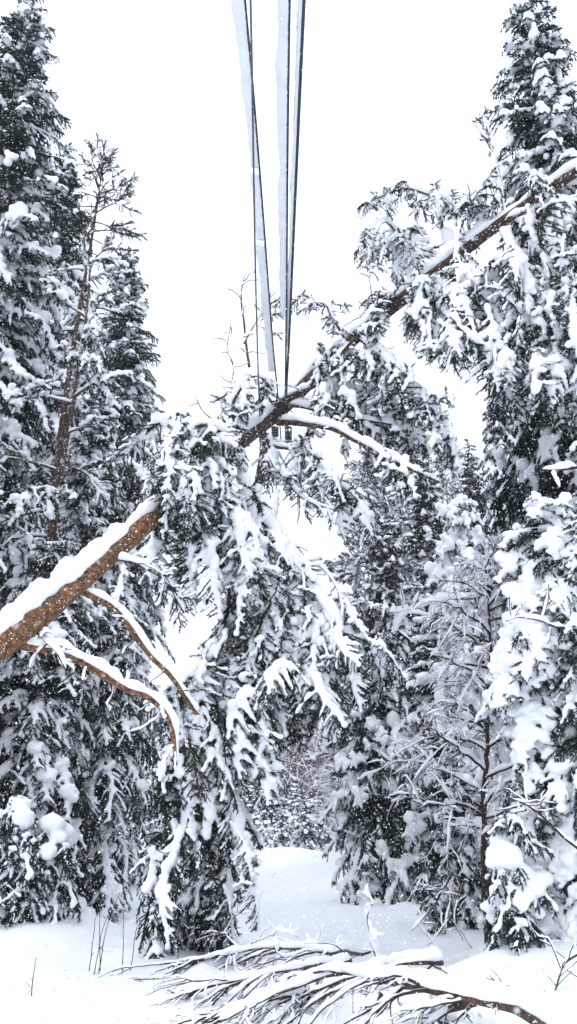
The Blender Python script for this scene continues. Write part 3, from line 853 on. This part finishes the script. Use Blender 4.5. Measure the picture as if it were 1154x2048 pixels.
LM([(720, 680, 12.0), (765, 715, 11.6), (810, 770, 11.4), (882, 828, 11.2)], .03, .01, g(27), PH, 19, .085, gaps=0, down=.7, width=.09, smax=.95)
LM([(730, 680, 12.4), (748, 740, 12.7), (770, 800, 12.8), (785, 845, 12.8)], .028, .01, g(28), PH, 21, .06, down=.9, width=.13)
LM([(690, 680, 12.1), (665, 640, 11.9), (650, 610, 11.8), (600, 608, 11.8)], .02, .008, g(29), PM, 11, .045, down=.2, smax=.65)
LM([(760, 640, 12.0), (742, 590, 11.9), (738, 530, 11.9)], .010, .005, g(30), None, 0, .01, twigs=4)
LM([(830, 585, 11.9), (812, 540, 12.1), (800, 480, 12.0), (770, 445, 11.2), (748, 480, 11.1)], .03, .01, g(31), PH, 18, .07, gaps=0, down=.6, width=.09, smax=.8)
LM([(900, 520, 11.6), (885, 450, 11.7), (905, 405, 11.5), (850, 385, 11.1), (800, 380, 11.0), (748, 398, 11.0)], .028, .012, g(32), PM, 22, .09, gaps=0, down=.55, width=.06, smax=.65, start=.3)
LM([(965, 475, 11.2), (950, 430, 11.1), (940, 395, 11.0), (985, 370, 10.9)], .02, .01, g(33), PM, 13, .07, down=.6, smax=.8)
LM([(860, 560, 11.5), (875, 595, 11.1), (895, 635, 10.9), (925, 660, 10.8)], .028, .01, g(34), PH, 24, .08, down=.9, width=.17)
LM([(900, 530, 11.4), (940, 575, 11.0), (985, 625, 10.8), (1015, 690, 10.7)], .028, .01, g(35), PH, 24, .08, down=.9, width=.17)
LM([(1000, 460, 11.0), (1040, 530, 10.6), (1060, 620, 10.5), (1070, 740, 10.5)], .028, .01, g(36), PH, 24, .07, down=.9, width=.17)
LM([(1010, 440, 10.9), (1070, 420, 10.7), (1130, 405, 10.5), (1200, 410, 10.4)], .03, .02, g(37), PM, 5, .06, down=.5, gaps=0)
LM([(1012, 438, 11.0), (1004, 360, 11.2), (985, 300, 11.3), (946, 245, 11.4)], .012, .005, g(80), PN_BARE, 6, .014, gaps=.5, start=.45, down=0, fwd=.9, spread=.5, smin=.3, smax=.5, twigs=3)
LM([(830, 575, 11.5), (840, 620, 11.2), (850, 660, 11.1)], .02, .01, g(38), PM, 13, .08, down=.8, width=.12, smax=.85)
LM([(780, 625, 11.9), (745, 620, 11.7), (715, 640, 11.6)], .014, .008, g(39), PM, 6, .06, down=.2, smax=.6)
LM([(1100, 380, 10.6), (1120, 470, 10.3), (1130, 600, 10.2)], .028, .01, g(40), PH, 21, .07, down=.9, width=.17)

# ------------------------------------------------------------------ young pine bowed in the middle
cp_pts = [PZ(412, 1870, .05), PY(420, 1760, 11.7), PY(432, 1600, 11.6), PY(450, 1400, 11.5), PY(490, 1150, 11.6), PY(521, 960, 11.8), PY(535, 880, 12.0)]
cpath = resample(cp_pts, .2); oc = cpath[0].copy()
cr = empty('young_pine', oc, 'upright young tree in the middle, dark green snowy skirts down to the fallen branches', 'pine')
mesh_obj('trunk', (tube(cpath, np.linspace(.085, .035, len(cpath)), 10)[0] - oc, tube(cpath, .1, 10)[1]), M_SBARK, cr, True)
gc = g(60)
Nn, Ww, Ss = Acc(), Acc(), Acc()
for i in range(150):
    t = .03 + .62 * (i / 150); p = np.array([np.interp(t, np.linspace(0, 1, len(cpath)), cpath[:, c]) for c in range(3)])
    a = i * 2.399 + gc.normal(0, .3)
    el = R(gc.uniform(-62, -20))
    d = np.array([math.cos(a) * math.cos(el), math.sin(a) * math.cos(el), math.sin(el)])
    L = gc.uniform(.35, .78) * np.interp(t, [0, .1, .3, .5, .65], [.6, 1.1, 1.15, .95, .8])
    if p[2] + d[2] * L < .1: continue
    m, sc = pick(SP['hi'], L, gc)
    put(m, p, d, sc, gc.normal(0, .3), Nn, Ww, Ss)
f = lambda A: (A.arrays()[0] - oc.astype(np.float32), A.arrays()[1])
mesh_obj('branches', f(Ww), M_SBARK, cr); mesh_obj('crown', f(Nn), M_SPRUCE, cr); mesh_obj('snow_cover', f(Ss), M_SNOW, cr, True)
CL = lambda pix, *a, **k: LM(pix, *a, parent=cr, o=oc, **k)
CL([(450, 1400, 11.5), (400, 1400, 11.2), (370, 1450, 11.0), (360, 1530, 10.9)], .025, .01, g(61), PH, 14, .085, gaps=0, down=.9, width=.1)
CL([(436, 1560, 11.6), (462, 1600, 11.2), (476, 1670, 11.0), (492, 1735, 10.9)], .025, .01, g(62), PH, 15, .09, gaps=0, down=.9, width=.06, smax=.65)
CL([(440, 1480, 11.6), (400, 1560, 11.2), (370, 1640, 11.0), (350, 1720, 10.9)], .025, .01, g(63), PH, 17, .07, gaps=0, down=.9, width=.1, smax=.9)
CL([(455, 1330, 11.5), (430, 1330, 11.2), (400, 1380, 11.0), (390, 1440, 11.0)], .025, .01, g(64), PH, 12, .09, gaps=0, down=.8, width=.1)

# small spruce at its left foot
T, N, S = spruce_protos(None, H=1.65, RB=.36, lod='hi', seed=21, whorl=.16, per=5, prof=.5, up_top=10, dn_base=-45, crown_base=.05)
make_tree('spruce_tree', T, N, S, gp(310, 11.3, 0), SB, 'narrow snow-loaded sapling left of the upright young tree, about knee to chest high', None, 0, 'spruce')

# snowy bush bottom left
for i, (px, Y, H, wx, lb) in enumerate([(10, 12.7, 1.55, .8, 'snow-smothered low spruce bush at the lower left edge of the picture'),
                                     (92, 13.0, 1.3, .55, 'rounded low spruce bush under a snow dome, right of the one at the left edge')]):
    T, N, S = spruce_protos(None, H=H, RB=wx, lod='hi', seed=31 + i, whorl=.14, per=7, prof=.42, up_top=0, dn_base=-35, crown_base=.05)
    rr_ = g(90 + i); C = []; Rr = []
    for k in range(16):
        a = rr_.uniform(0, 6.28); q = rr_.uniform(0, wx * .7); C.append((math.cos(a) * q, math.sin(a) * q, H * (1.0 - .75 * (q / wx) ** 1.3))); Rr.append(rr_.uniform(.1, .2))
    V, F = melt(*lumps(C, Rr, rr_), .03, 3000, 6); S.add(V, F)
    make_tree('spruce_bush', T, N, S, gp(px, Y), SB, lb, 'low bushes at the lower left', i, 'bush')

# snow-clad stub right foreground (low spruce under snow)
T, N, S = spruce_protos(None, H=1.3, RB=.42, lod='hi', seed=35, whorl=.15, per=6, prof=.45, up_top=0, dn_base=-40, crown_base=.05)
rr_ = g(95); C = []; Rr = []
for k in range(30):
    a = rr_.uniform(0, 6.28); q = rr_.uniform(0, .28); C.append((math.cos(a) * q, math.sin(a) * q, rr_.uniform(.3, 1.2) * (1 - q))); Rr.append(rr_.uniform(.07, .14))
V, F = melt(*lumps(C, Rr, rr_), .03, 4000, 6); S.add(V, F)
make_tree('spruce_bush', T, N, S, gp(1035, 8.9), SB, 'column-like low bush buried in smooth snow in front of the near right spruce', None, 0, 'bush')
# tiny snow cones beside the right trees
for i, (px, Y, H, lb) in enumerate([(850, 17.5, 1.0, 'small white snow cone of a sapling right of the lone small spruce'),
                                 (868, 14.5, .8, 'tiny snow-buried sapling on open snow left of the leafless birch trunk')]):
    T, N, S = spruce_protos(None, H=H, RB=.3, lod='hi', seed=41 + i, whorl=.14, per=5, prof=.7, up_top=0, dn_base=-40, crown_base=.05)
    make_tree('spruce_sapling', T, N, S, gp(px, Y), SB, lb, None, 0, 'sapling')

# ------------------------------------------------------------------ fallen, snow-laden branches in the foreground
def ground_branch(name, pix, r0, r1, snow, rng, label, ntw=0, side=(-1, 0, 0), tlen=(.3, .8), cat='branch', group=None, bark=M_UBARK, gaps=0.0, tdown=.25, tsnow=.011, tall=1.3):
    pts = [PZ(px, py, z + gz(*PZ(px, py, z)[:2])) for px, py, z in pix]
    o = pts[0].copy(); path = resample(pts, .05); m = len(path)
    rr = np.linspace(r0, r1, m)
    path = path + np.stack([wobble1(m, rng, 5, .008) for _ in range(3)], 1)
    Wd, S, T3, S3 = Acc(), Acc(), Acc(), Acc()
    Wd.add(*tube(path, rr, 8))
    S.add(*snow_tube(path, rr, np.linspace(snow, snow * .55, m) * .72, rng, 12, tall, .16, gaps=gaps, offset=1.0))
    side = np.array(side, float)
    def twig(p, d, L, r, lev):
        n = max(5, int(L / .05)); u = np.linspace(0, 1, n)[:, None]
        tp = p + unit(d) * L * u + np.array([0, 0, -tdown * L]) * u ** 2 + np.cumsum(rng.normal(0, .013, (n, 3)), 0) * u ** .5
        for q in tp: q[2] = max(q[2], gz(q[0], q[1]) - .02)
        T3.add(*tube(tp, r * (1 - .6 * u[:, 0]), 5, False))
        S3.add(*snow_tube(tp, r, tsnow * (1.2 if lev == 0 else .75), rng, 7, 1.4, .4, gaps=.5, offset=1.1))
        if lev < 2:
            for k in range(rng.integers(2, 5)):
                i = rng.integers(n // 4, max(n // 4 + 1, n - 1)); dd = unit(tp[-1] - tp[0]) + rng.normal(0, .45, 3) * np.array([1, 1, .4])
                twig(tp[i], dd, L * rng.uniform(.3, .6), r * .65, lev + 1)
    for k in range(ntw):
        i = int((k + rng.random()) / ntw * (m - 1)); t_ = unit(path[min(m - 1, i + 3)] - path[max(0, i - 3)])
        d = t_ * rng.uniform(.2, 1) + side * rng.uniform(.2, 1) + rng.normal(0, .3, 3) * np.array([1, 1, .5])
        twig(path[i], d, rng.uniform(*tlen), rng.uniform(.006, .013), 0)
    r_ = empty(name, o, label, cat, group); f = lambda A: (A.arrays()[0] - o.astype(np.float32), A.arrays()[1])
    mesh_obj('stem', f(Wd), bark, r_, True); mesh_obj('snow_cover', f(S), M_SNOW, r_, True)
    if ntw:
        tw = mesh_obj('twigs', f(T3), M_TWIG, r_); mesh_obj('snow_cover', f(S3), M_SNOW, tw, True)
    return r_
FG = 'fallen pine branches in the foreground snow'
ground_branch('fallen_branch', [(1180, 2075, 0.07), (1090, 2050, 0.15), (1010, 2012, 0.26), (930, 1990, 0.31), (840, 1975, 0.32), (750, 1960, 0.32), (690, 1950, 0.31), (610, 1968, 0.26), (520, 2005, 0.19), (440, 2042, 0.07)],
              .034, .012, .085, g(201), 'longest fallen branch, its snow ridge arching across the whole lower right', 16, (-.6, -.5, -.2), (.3, .8), group=FG)
ground_branch('fallen_branch', [(880, 1925, 0.22), (845, 1925, 0.26), (790, 1925, 0.26), (730, 1945, 0.22), (660, 1962, 0.17), (600, 2000, 0.12), (540, 2045, 0.03)],
              .026, .008, .07, g(202), 'brown-barked fallen branch behind the longest one, bare on its right end', 12, (-.8, -.3, -.1), (.3, .7), group=FG)
ground_branch('fallen_branch', [(740, 1905, 0.19), (660, 1905, 0.26), (580, 1895, 0.26), (500, 1900, 0.22), (430, 1915, 0.16), (360, 1935, 0.06)],
              .024, .008, .07, g(203), 'farthest fallen branch, a long low snow ridge with dark twigs at its left tip', 19, (-.9, -.35, -.1), (.35, .9), group=FG)
ground_branch('fallen_branch', [(700, 1925, 0.21), (620, 1930, 0.22), (540, 1950, 0.19), (450, 1968, 0.12), (365, 1985, 0.03)],
              .02, .007, .05, g(204), 'middle fallen branch fanning out to the left in many snowy twigs', 19, (-.9, -.3, -.1), (.35, .9), group=FG)
ground_branch('fallen_branch', [(690, 1965, 0.19), (600, 1990, 0.16), (510, 2010, 0.12), (400, 2040, 0.03)],
              .018, .007, .045, g(205), 'lowest fallen branch fanning out to the left bottom', 15, (-.9, -.3, -.1), (.3, .7), group=FG)
ground_branch('fallen_branch', [(760, 1985, 0.28), (745, 2015, 0.19), (722, 2060, 0.03)], .022, .018, .012, g(206), 'short dark broken stem leaning down under the longest branch, left of the thick one', 5, (-.3, -.5, 0), (.15, .35), group=FG, gaps=.5)
ground_branch('fallen_branch', [(960, 2005, 0.26), (900, 2020, 0.19), (860, 2035, 0.12), (820, 2060, 0.03)], .032, .022, .05, g(207), 'thick dark broken stem under the right part of the longest branch', 12, (-.3, -.5, 0), (.2, .5), group=FG)
ground_branch('fallen_branch', [(865, 1925, 0.22), (905, 1955, 0.19), (945, 1998, 0.07)], .010, .007, .02, g(208), 'thin straight bare stick slanting down right behind the longest branch', 0, (0, -.3, 0), (.1, .3), group=FG, gaps=.4)
ground_branch('fallen_branch', [(820, 1955, 0.22), (855, 1960, 0.22), (890, 1975, 0.19)], .009, .006, .015, g(209), 'short bare twig lying on the snow above the longest branch', 3, (0, -.3, 0), (.1, .2), group=FG, gaps=.5)
ground_branch('fallen_branch', [(1000, 2060, 0.12), (920, 2050, 0.14), (840, 2050, 0.12), (760, 2070, 0.06)], .026, .02, .075, g(210), 'snow-buried branch at the bottom edge below the longest one', 14, (-.3, -.6, 0), (.2, .5), group=FG)

# upright snowy sapling and arched twigs near the fallen branches
def stick(name, pts, r0, r1, snow, rng, label, cat, group=None, tw=3, tl=(.1, .3), gaps=.2, bark=M_TWIG):
    pts = [np.asarray(p) for p in pts]; o = pts[0].copy(); path = resample(pts, .03); m = len(path)
    if tw: path = path + np.stack([wobble1(m, rng, 5, .012) for _ in range(3)], 1) * np.linspace(0, 1, m)[:, None]
    Wd, S = Acc(), Acc(); Wd.add(*tube(path, np.linspace(r0, r1, m), 6))
    if snow: S.add(*snow_tube(path, np.linspace(r0, r1, m), snow, rng, 8, 1.3, .35, gaps=gaps))
    for k in range(tw):
        i = rng.integers(m // 4, max(m // 4 + 1, m - 1)); d = unit(rng.normal(0, .7, 3) + [0, 0, .3]); L = rng.uniform(*tl); u = np.linspace(0, 1, 6)[:, None]
        tp = path[i] + d * L * u + np.cumsum(rng.normal(0, .05 * L, (6, 3)), 0) * u
        Wd.add(*tube(tp, r1 * .8, 4, False))
        if snow: S.add(*snow_tube(tp, r1 * .8, snow * .6, rng, 6, 1.3, .3))
    r_ = empty(name, o, label, cat, group); f = lambda A: (A.arrays()[0] - o.astype(np.float32), A.arrays()[1])
    mesh_obj('stem', f(Wd), bark, r_)
    if snow: mesh_obj('snow_cover', f(S), M_SNOW, r_, True)
    return r_
def upright(pix, Y): return [PY(px, py, Y) for px, py in pix]
stick('bare_sapling', upright([(768, 1945), (750, 1905), (742, 1870), (735, 1835), (746, 1805), (735, 1790), (722, 1789)], 9.4), .010, .004, .030, g(301), 'crooked sapling plastered with snow standing behind the fallen branches', 'sapling', tw=9, tl=(.05, .16))
stick('bent_twig', [PZ(500, 1890, .3)] + upright([(520, 1878), (545, 1872), (556, 1900)], 9.6), .006, .003, .010, g(302), 'thin dark twig arched over the fallen branches, left one of the arches', 'twig', tw=3)
stick('bent_twig', upright([(552, 1905), (548, 1870), (560, 1860), (585, 1868), (598, 1880)], 9.6), .007, .003, .02, g(303), 'snow-capped twig arched in a hook over the fallen branches', 'twig', tw=3)
stick('bent_twig', upright([(690, 1905), (668, 1890), (640, 1886), (608, 1888)], 9.4), .006, .003, .02, g(304), 'short snow-tufted twig between the hook-shaped arch and the crooked sapling', 'twig', tw=5, tl=(.05, .15))
GS = 'dry stalks sticking out of the snow at the left'
for i, (x0, y0, x1, y1, Y, lb) in enumerate([(190, 1908, 222, 1815, 10.2, 'longest dry stalk of the left bundle, leaning right'), (199, 1905, 238, 1790, 10.3, 'second long dry stalk of the left bundle, reaching highest'),
                                          (183, 1862, 205, 1818, 10.6, 'short dry stalk crossing behind the left bundle'), (248, 1880, 247, 1810, 10.4, 'single upright dry stalk right of the bundle'),
                                          (262, 1888, 285, 1845, 10.4, 'short leaning dry stalk by the narrow sapling'), (68, 1935, 74, 1912, 9.0, 'tiny forked stalk alone on the snow at the lower left'),
                                          (205, 1870, 200, 1800, 10.7, 'thin dry stalk leaning left behind the bundle'), (358, 1855, 366, 1825, 11, 'small dry stalk left of the upright young tree')]):
    gnd = PY(x0, y0, Y); gnd2 = gnd.copy(); gnd2[2] = gz(gnd[0], Y) - .03
    stick('dry_stalk', [gnd2 if gnd2[2] < gnd[2] else gnd, PY((x0 + x1) / 2 - 2, (y0 + y1) / 2, Y), PY(x1, y1, Y)], .006, .003, 0, g(320 + i), lb, 'stalk', GS, tw=2 if i != 5 else 3, tl=(.04, .12))
stick('bare_sapling', upright([(466, 1850), (476, 1815), (484, 1795)], 13.5), .006, .003, .008, g(340), 'wispy pale sapling on open snow right of the upright young tree', 'sapling', tw=8, tl=(.1, .25))
# dark hanging twigs at the right
for i, (pix, Y, lb) in enumerate([([(905, 1745), (890, 1770), (870, 1810), (845, 1835), (822, 1862)], 11.2, 'dark forked dead branch bending down to the snow left of the birch trunk'),
                                  ([(930, 1760), (915, 1800), (898, 1840), (880, 1866)], 11.0, 'straighter dark dead branch bending to the snow beside the birch trunk'),
                                  ([(1160, 1905), (1130, 1925), (1118, 1955), (1112, 1985)], 8.0, 'dark bare twig drooping over the snow at the lower right edge'),
                                  ([(1160, 1700), (1110, 1660), (1060, 1610), (1010, 1590)], 8.3, 'bare twig reaching left from the right picture edge')]):
    stick('dead_branch', upright(pix, Y), .014, .006, .014, g(350 + i), lb, 'branch', None, tw=9, tl=(.15, .5), gaps=.55)
stick('snowy_bough', upright([(1160, 1262), (1110, 1252), (1060, 1235), (1010, 1238)], 8.6), .014, .006, .028, g(360), 'thin bough lined with snow pointing left from the right edge at mid height', 'branch', None, tw=5, gaps=0)
stick('snowy_bough', upright([(960, 1195), (900, 1200), (850, 1210), (810, 1230), (792, 1262)], 12.5), .016, .007, .055, g(361), 'bough arched under a thick snow roll in front of the grey trees', 'branch', None, tw=9, tl=(.2, .5), gaps=0)
stick('snowy_bough', upright([(1154, 935), (1120, 938), (1088, 938)], 9.6), .02, .012, .04, g(362), 'short snow-topped stub at the right edge below the leaning pine', 'branch', None, tw=2, gaps=0)

# ------------------------------------------------------------------ power line
def wire_pts(pix):   # (px, py, height)
    return [PZ(px, py, h) for px, py, h in pix]
def wire(pix, r, mat, label, snow=None, loc=None):
    P = resample(wire_pts(pix), .12); o = P[0].copy()
    e = empty('power_line', o, label, 'cable', 'cables of the overhead line')
    mesh_obj('cable', (tube(P, r, 8)[0] - o, tube(P, r, 8)[1]), mat, e, True)
    if snow:
        rs = g(snow['seed'])
        S_ = unit(np.cross(np.gradient(P, axis=0), [0, 0, 1])) * -1
        for (a, b, w0, w1) in snow['runs']:   # in photo rows
            idx = [i for i in range(len(P)) if a <= row_of(P[i]) <= b]
            if len(idx) < 3: continue
            Q = resample([P[i] for i in idx], .03); n = len(Q)
            T = unit(np.gradient(Q, axis=0)); sd = unit(np.cross(T, [0, 0, 1.0])) * -1      # to the left
            rr_ = np.array([row_of(q) for q in Q]); w = np.interp(rr_, [a, b], [w0, w1]) * (1 + wobble1(n, rs, 2, .05) + wobble1(n, rs, 9, .07))
            dirn = unit(sd * 1.0 + np.array([0, 0, .35]))
            nrm = unit(np.cross(dirn, T))
            k = 12; an = np.linspace(0, 2 * np.pi, k, endpoint=False)
            cx = (1 - np.cos(an)) / 2; cz = np.sin(an) * np.where(cx > .5, 1.0, .8)
            th = np.clip(w * .28, .018, .05)
            V = Q[:, None] + (w[:, None] * cx[None])[..., None] * dirn[:, None] + (th[:, None] * cz[None])[..., None] * nrm[:, None] + rs.normal(0, .0025, (n, k, 3))
            i = np.arange(n - 1)[:, None] * k; j = np.arange(k)[None]; j2 = (j + 1) % k
            q = np.stack([i + j, i + j2, i + k + j2, i + k + j], -1).reshape(-1, 4)
            F = np.concatenate([q[:, [0, 1, 2]], q[:, [0, 2, 3]]])
            V = np.concatenate([V.reshape(-1, 3), V[0].mean(0)[None], V[-1].mean(0)[None]]); j = np.arange(k); j2 = (j + 1) % k; bb = (n - 1) * k
            F = np.concatenate([F, np.stack([j2, j, np.full(k, n * k)], -1), np.stack([bb + j, bb + j2, np.full(k, n * k + 1)], -1)])
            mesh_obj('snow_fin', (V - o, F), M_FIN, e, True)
def row_of(p):
    d = np.asarray(p) - np.array([0, 0, CAM_Z]); dep = d[1] * cp + d[2] * sp; v = -d[1] * sp + d[2] * cp
    return 1024 - FPX * v / dep
wire([(493, -250, 7.9), (501, 0, 7.75), (505, 200, 7.6), (510, 500, 7.4), (515, 700, 7.35), (520, 850, 7.4), (521, 905, 7.5)], .010, M_GREYWIRE,
     'thin grey cable hanging straight down the picture left of the others, without a snow fin')
HW = [(-250, 8.6), (0, 8.3), (200, 8.1), (400, 7.95), (600, 7.85), (800, 7.85)]
hw = lambda y: float(np.interp(y, [a for a, _ in HW], [b for _, b in HW]))
mk = lambda pts: [(x, y, h or hw(y)) for x, y, h in pts]
wire(mk([(472, -250, 0), (490, 0, 0), (501, 120, 0), (512, 250, 0), (530, 480, 0), (545, 680, 0), (556, 795, 0), (562, 880, 8.35)]), .012, M_WIRE,
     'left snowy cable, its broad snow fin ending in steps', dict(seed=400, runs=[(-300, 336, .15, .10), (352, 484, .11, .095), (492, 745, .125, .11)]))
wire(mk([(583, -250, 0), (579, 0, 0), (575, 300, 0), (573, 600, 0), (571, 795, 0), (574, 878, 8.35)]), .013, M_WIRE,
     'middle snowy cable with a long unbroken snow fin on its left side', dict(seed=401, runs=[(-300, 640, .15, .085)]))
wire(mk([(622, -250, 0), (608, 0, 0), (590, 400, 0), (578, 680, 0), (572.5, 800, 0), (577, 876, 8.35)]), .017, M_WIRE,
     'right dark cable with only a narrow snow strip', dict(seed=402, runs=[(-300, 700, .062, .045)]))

# pole behind the leaning pine
pb = PZ(566, 893, 8.2); yb = float(pb[1])
pole = empty('power_pole', (pb[0] - .10, yb + .12, gz(pb[0], yb)), 'wooden power pole behind the leaning pine with crossarm and ribbed insulators', 'pole')
ox = np.array(pole.location[:])
def loc0(VF): return VF[0] - ox, VF[1]
zt = 8.45
pz = np.linspace(-.3, zt - ox[2], 12)
ptop = PY(533, 868, yb + .1); pbot = PY(400, 1700, yb + .1); pbot = pbot + (pbot - ptop) * .12
pole.location = [float(v) for v in (pbot[0], pbot[1], gz(pbot[0], pbot[1]))]; ox = np.array(pole.location[:])
mesh_obj('post', tube([pbot + (ptop - pbot) * k / 11 - ox for k in range(12)], np.linspace(.11, .075, 12), 12), M_POLE, pole, True)
za = pb[2] - ox[2]; xb = pb[0] - .10 - ox[0]
def boxv(c, s):
    import itertools
    V = np.array([[c[0] + a * s[0] / 2, c[1] + b * s[1] / 2, c[2] + d * s[2] / 2] for a, b, d in itertools.product((-1, 1), repeat=3)])
    F = np.array([[0, 1, 3], [0, 3, 2], [4, 6, 7], [4, 7, 5], [0, 4, 5], [0, 5, 1], [2, 3, 7], [2, 7, 6], [0, 2, 6], [0, 6, 4], [1, 5, 7], [1, 7, 3]])
    return V, F
A = Acc(); A.add(*boxv((xb - .02, -.16, za), (.62, .08, .10))); A.add(*boxv((xb - .02, -.16, za + .06), (.64, .10, .015))); A.add(*boxv((xb - .02, -.16, za - .06), (.64, .10, .015)))
ca = mesh_obj('crossarm', A, M_STEEL, pole)
A = Acc(); A.add(*snow_tube([(xb + x, -.16, za + .07) for x in np.linspace(-.36, .28, 22)], .0, .055, g(5), 8, 1.2, .2)); mesh_obj('snow_cover', A, M_SNOW, ca, True)
for x in (-.28, -.05, .20):
    A = Acc(); zs, rs_ = [], []
    for k in range(6):
        zs += [za + .08 + k * .05, za + .095 + k * .05, za + .11 + k * .05, za + .125 + k * .05]; rs_ += [.024, .075, .07, .024]
    A.add(*tube([(xb + x, -.16, z) for z in zs], rs_, 12)); mesh_obj('insulator', A, M_GLASS, pole)
for sgn in (-1, 1):
    mesh_obj('brace', tube([(xb + sgn * .28, -.16, za - .05), (xb - .2 + sgn * .05, -.12, za - .75)], .015, 6), M_STEEL, pole)
for xx, x2, lb in ((555, 547, 'short snow-crusted guy wire under the crossarm, left one'), (560, 550, 'short snow-crusted guy wire under the crossarm, right one')):
    p0, p1 = PY(xx, 925, yb - .3), PY(x2, 1060, yb - 2.2)
    stick('guy_wire', [p0, (p0 + p1) / 2, p1], .007, .007, .035, g(xx), lb, 'cable', tw=0, gaps=.1)

rq = g(777); n = 900; A_ = Acc()
lx = np.concatenate([rq.normal(.3, 1.6, n // 2), rq.uniform(-5, 5, n // 2)]); ly = np.concatenate([rq.uniform(6.4, 10, n // 2), rq.uniform(6, 14, n // 2)])
Pq = np.array([(x, y, gz(x, y) + .004) for x, y in zip(lx, ly)]); Dq = rq.normal(0, 1, (n, 3)); Dq[:, 2] = np.abs(Dq[:, 2]) * .25
A_.add(*spikes(Pq, Dq, rq.uniform(.008, .045, n), rq.uniform(.003, .008, n), rq))
tag(mesh_obj('needle_litter', A_, M_TWIG), 'scattered needles and bark bits lying on the snow', 'litter', kind='stuff')

# ------------------------------------------------------------------ falling snow
rs = np.random.default_rng(900)
n = 90000
Yf = 1.6 + 22 * rs.random(n) ** .62
pxs = rs.uniform(-60, 1214, n); pys = rs.uniform(-60, 2110, n)
a_ = (pxs - 577) / FPX; b_ = (1024 - pys) / FPX; dy = cp - b_ * sp; dz = sp + b_ * cp; tt = Yf / dy
P = np.stack([a_ * tt, Yf, CAM_Z + dz * tt], 1); keep = P[:, 2] > .05; P = P[keep]; n = len(P)
dist = np.linalg.norm(P - [0, 0, CAM_Z], axis=1)
rad = .0031 * np.exp(rs.normal(0, .38, n)) * np.clip(dist / 8, .2, 1.35)
nn = 90      # a few flakes drifting close by
Yn = rs.uniform(.45, 1.7, nn); pn = rs.uniform(0, 1154, nn); qn = rs.uniform(300, 2048, nn)
tn = Yn / (cp - (1024 - qn) / FPX * sp)
P = np.concatenate([P, np.stack([(pn - 577) / FPX * tn, Yn, CAM_Z + (sp + (1024 - qn) / FPX * cp) * tn], 1)]); rad = np.concatenate([rad, rs.uniform(.0010, .0019, nn)]); n += nn
tet = np.array([[1, 0, 0], [-1, 0, 0], [0, 1, 0], [0, -1, 0], [0, 0, 1.25], [0, 0, -1.25]])
tf = np.array([[0, 2, 4], [2, 1, 4], [1, 3, 4], [3, 0, 4], [2, 0, 5], [1, 2, 5], [3, 1, 5], [0, 3, 5]])
tilt = rs.normal(0, .25, (n, 2))
V = tet[None] * rad[:, None, None]; V = V + np.stack([V[:, :, 2] * tilt[:, :1], V[:, :, 2] * tilt[:, 1:], 0 * V[:, :, 2]], -1)
V = (P[:, None] + V).reshape(-1, 3); F = (tf[None] + (np.arange(n) * 6)[:, None, None]).reshape(-1, 3)
tag(mesh_obj('falling_snow', (V, F), M_SNOW), 'fine snowflakes falling through the whole air of the clearing', 'snowfall', kind='stuff')

# ------------------------------------------------------------------ haze of fine snow
hm = bpy.data.materials.new('haze'); hm.use_nodes = True
hn, hl = hm.node_tree.nodes, hm.node_tree.links; hn.clear()
ho = hn.new('ShaderNodeOutputMaterial'); hv = hn.new('ShaderNodeVolumePrincipled')
hv.inputs['Color'].default_value = (0.97, 0.98, 1.0, 1); hv.inputs['Density'].default_value = 0.00045
hl.new(hv.outputs[0], ho.inputs['Volume'])
zmin, zmax = float(GV[:, 2].min()) - 1, 34.0
V, F = boxv((0, 170, (zmin + zmax) / 2), (2 * 215, 380, zmax - zmin))
tag(mesh_obj('haze', (V, F), hm), 'thin pale haze of fine snow filling the air', 'haze', kind='stuff')
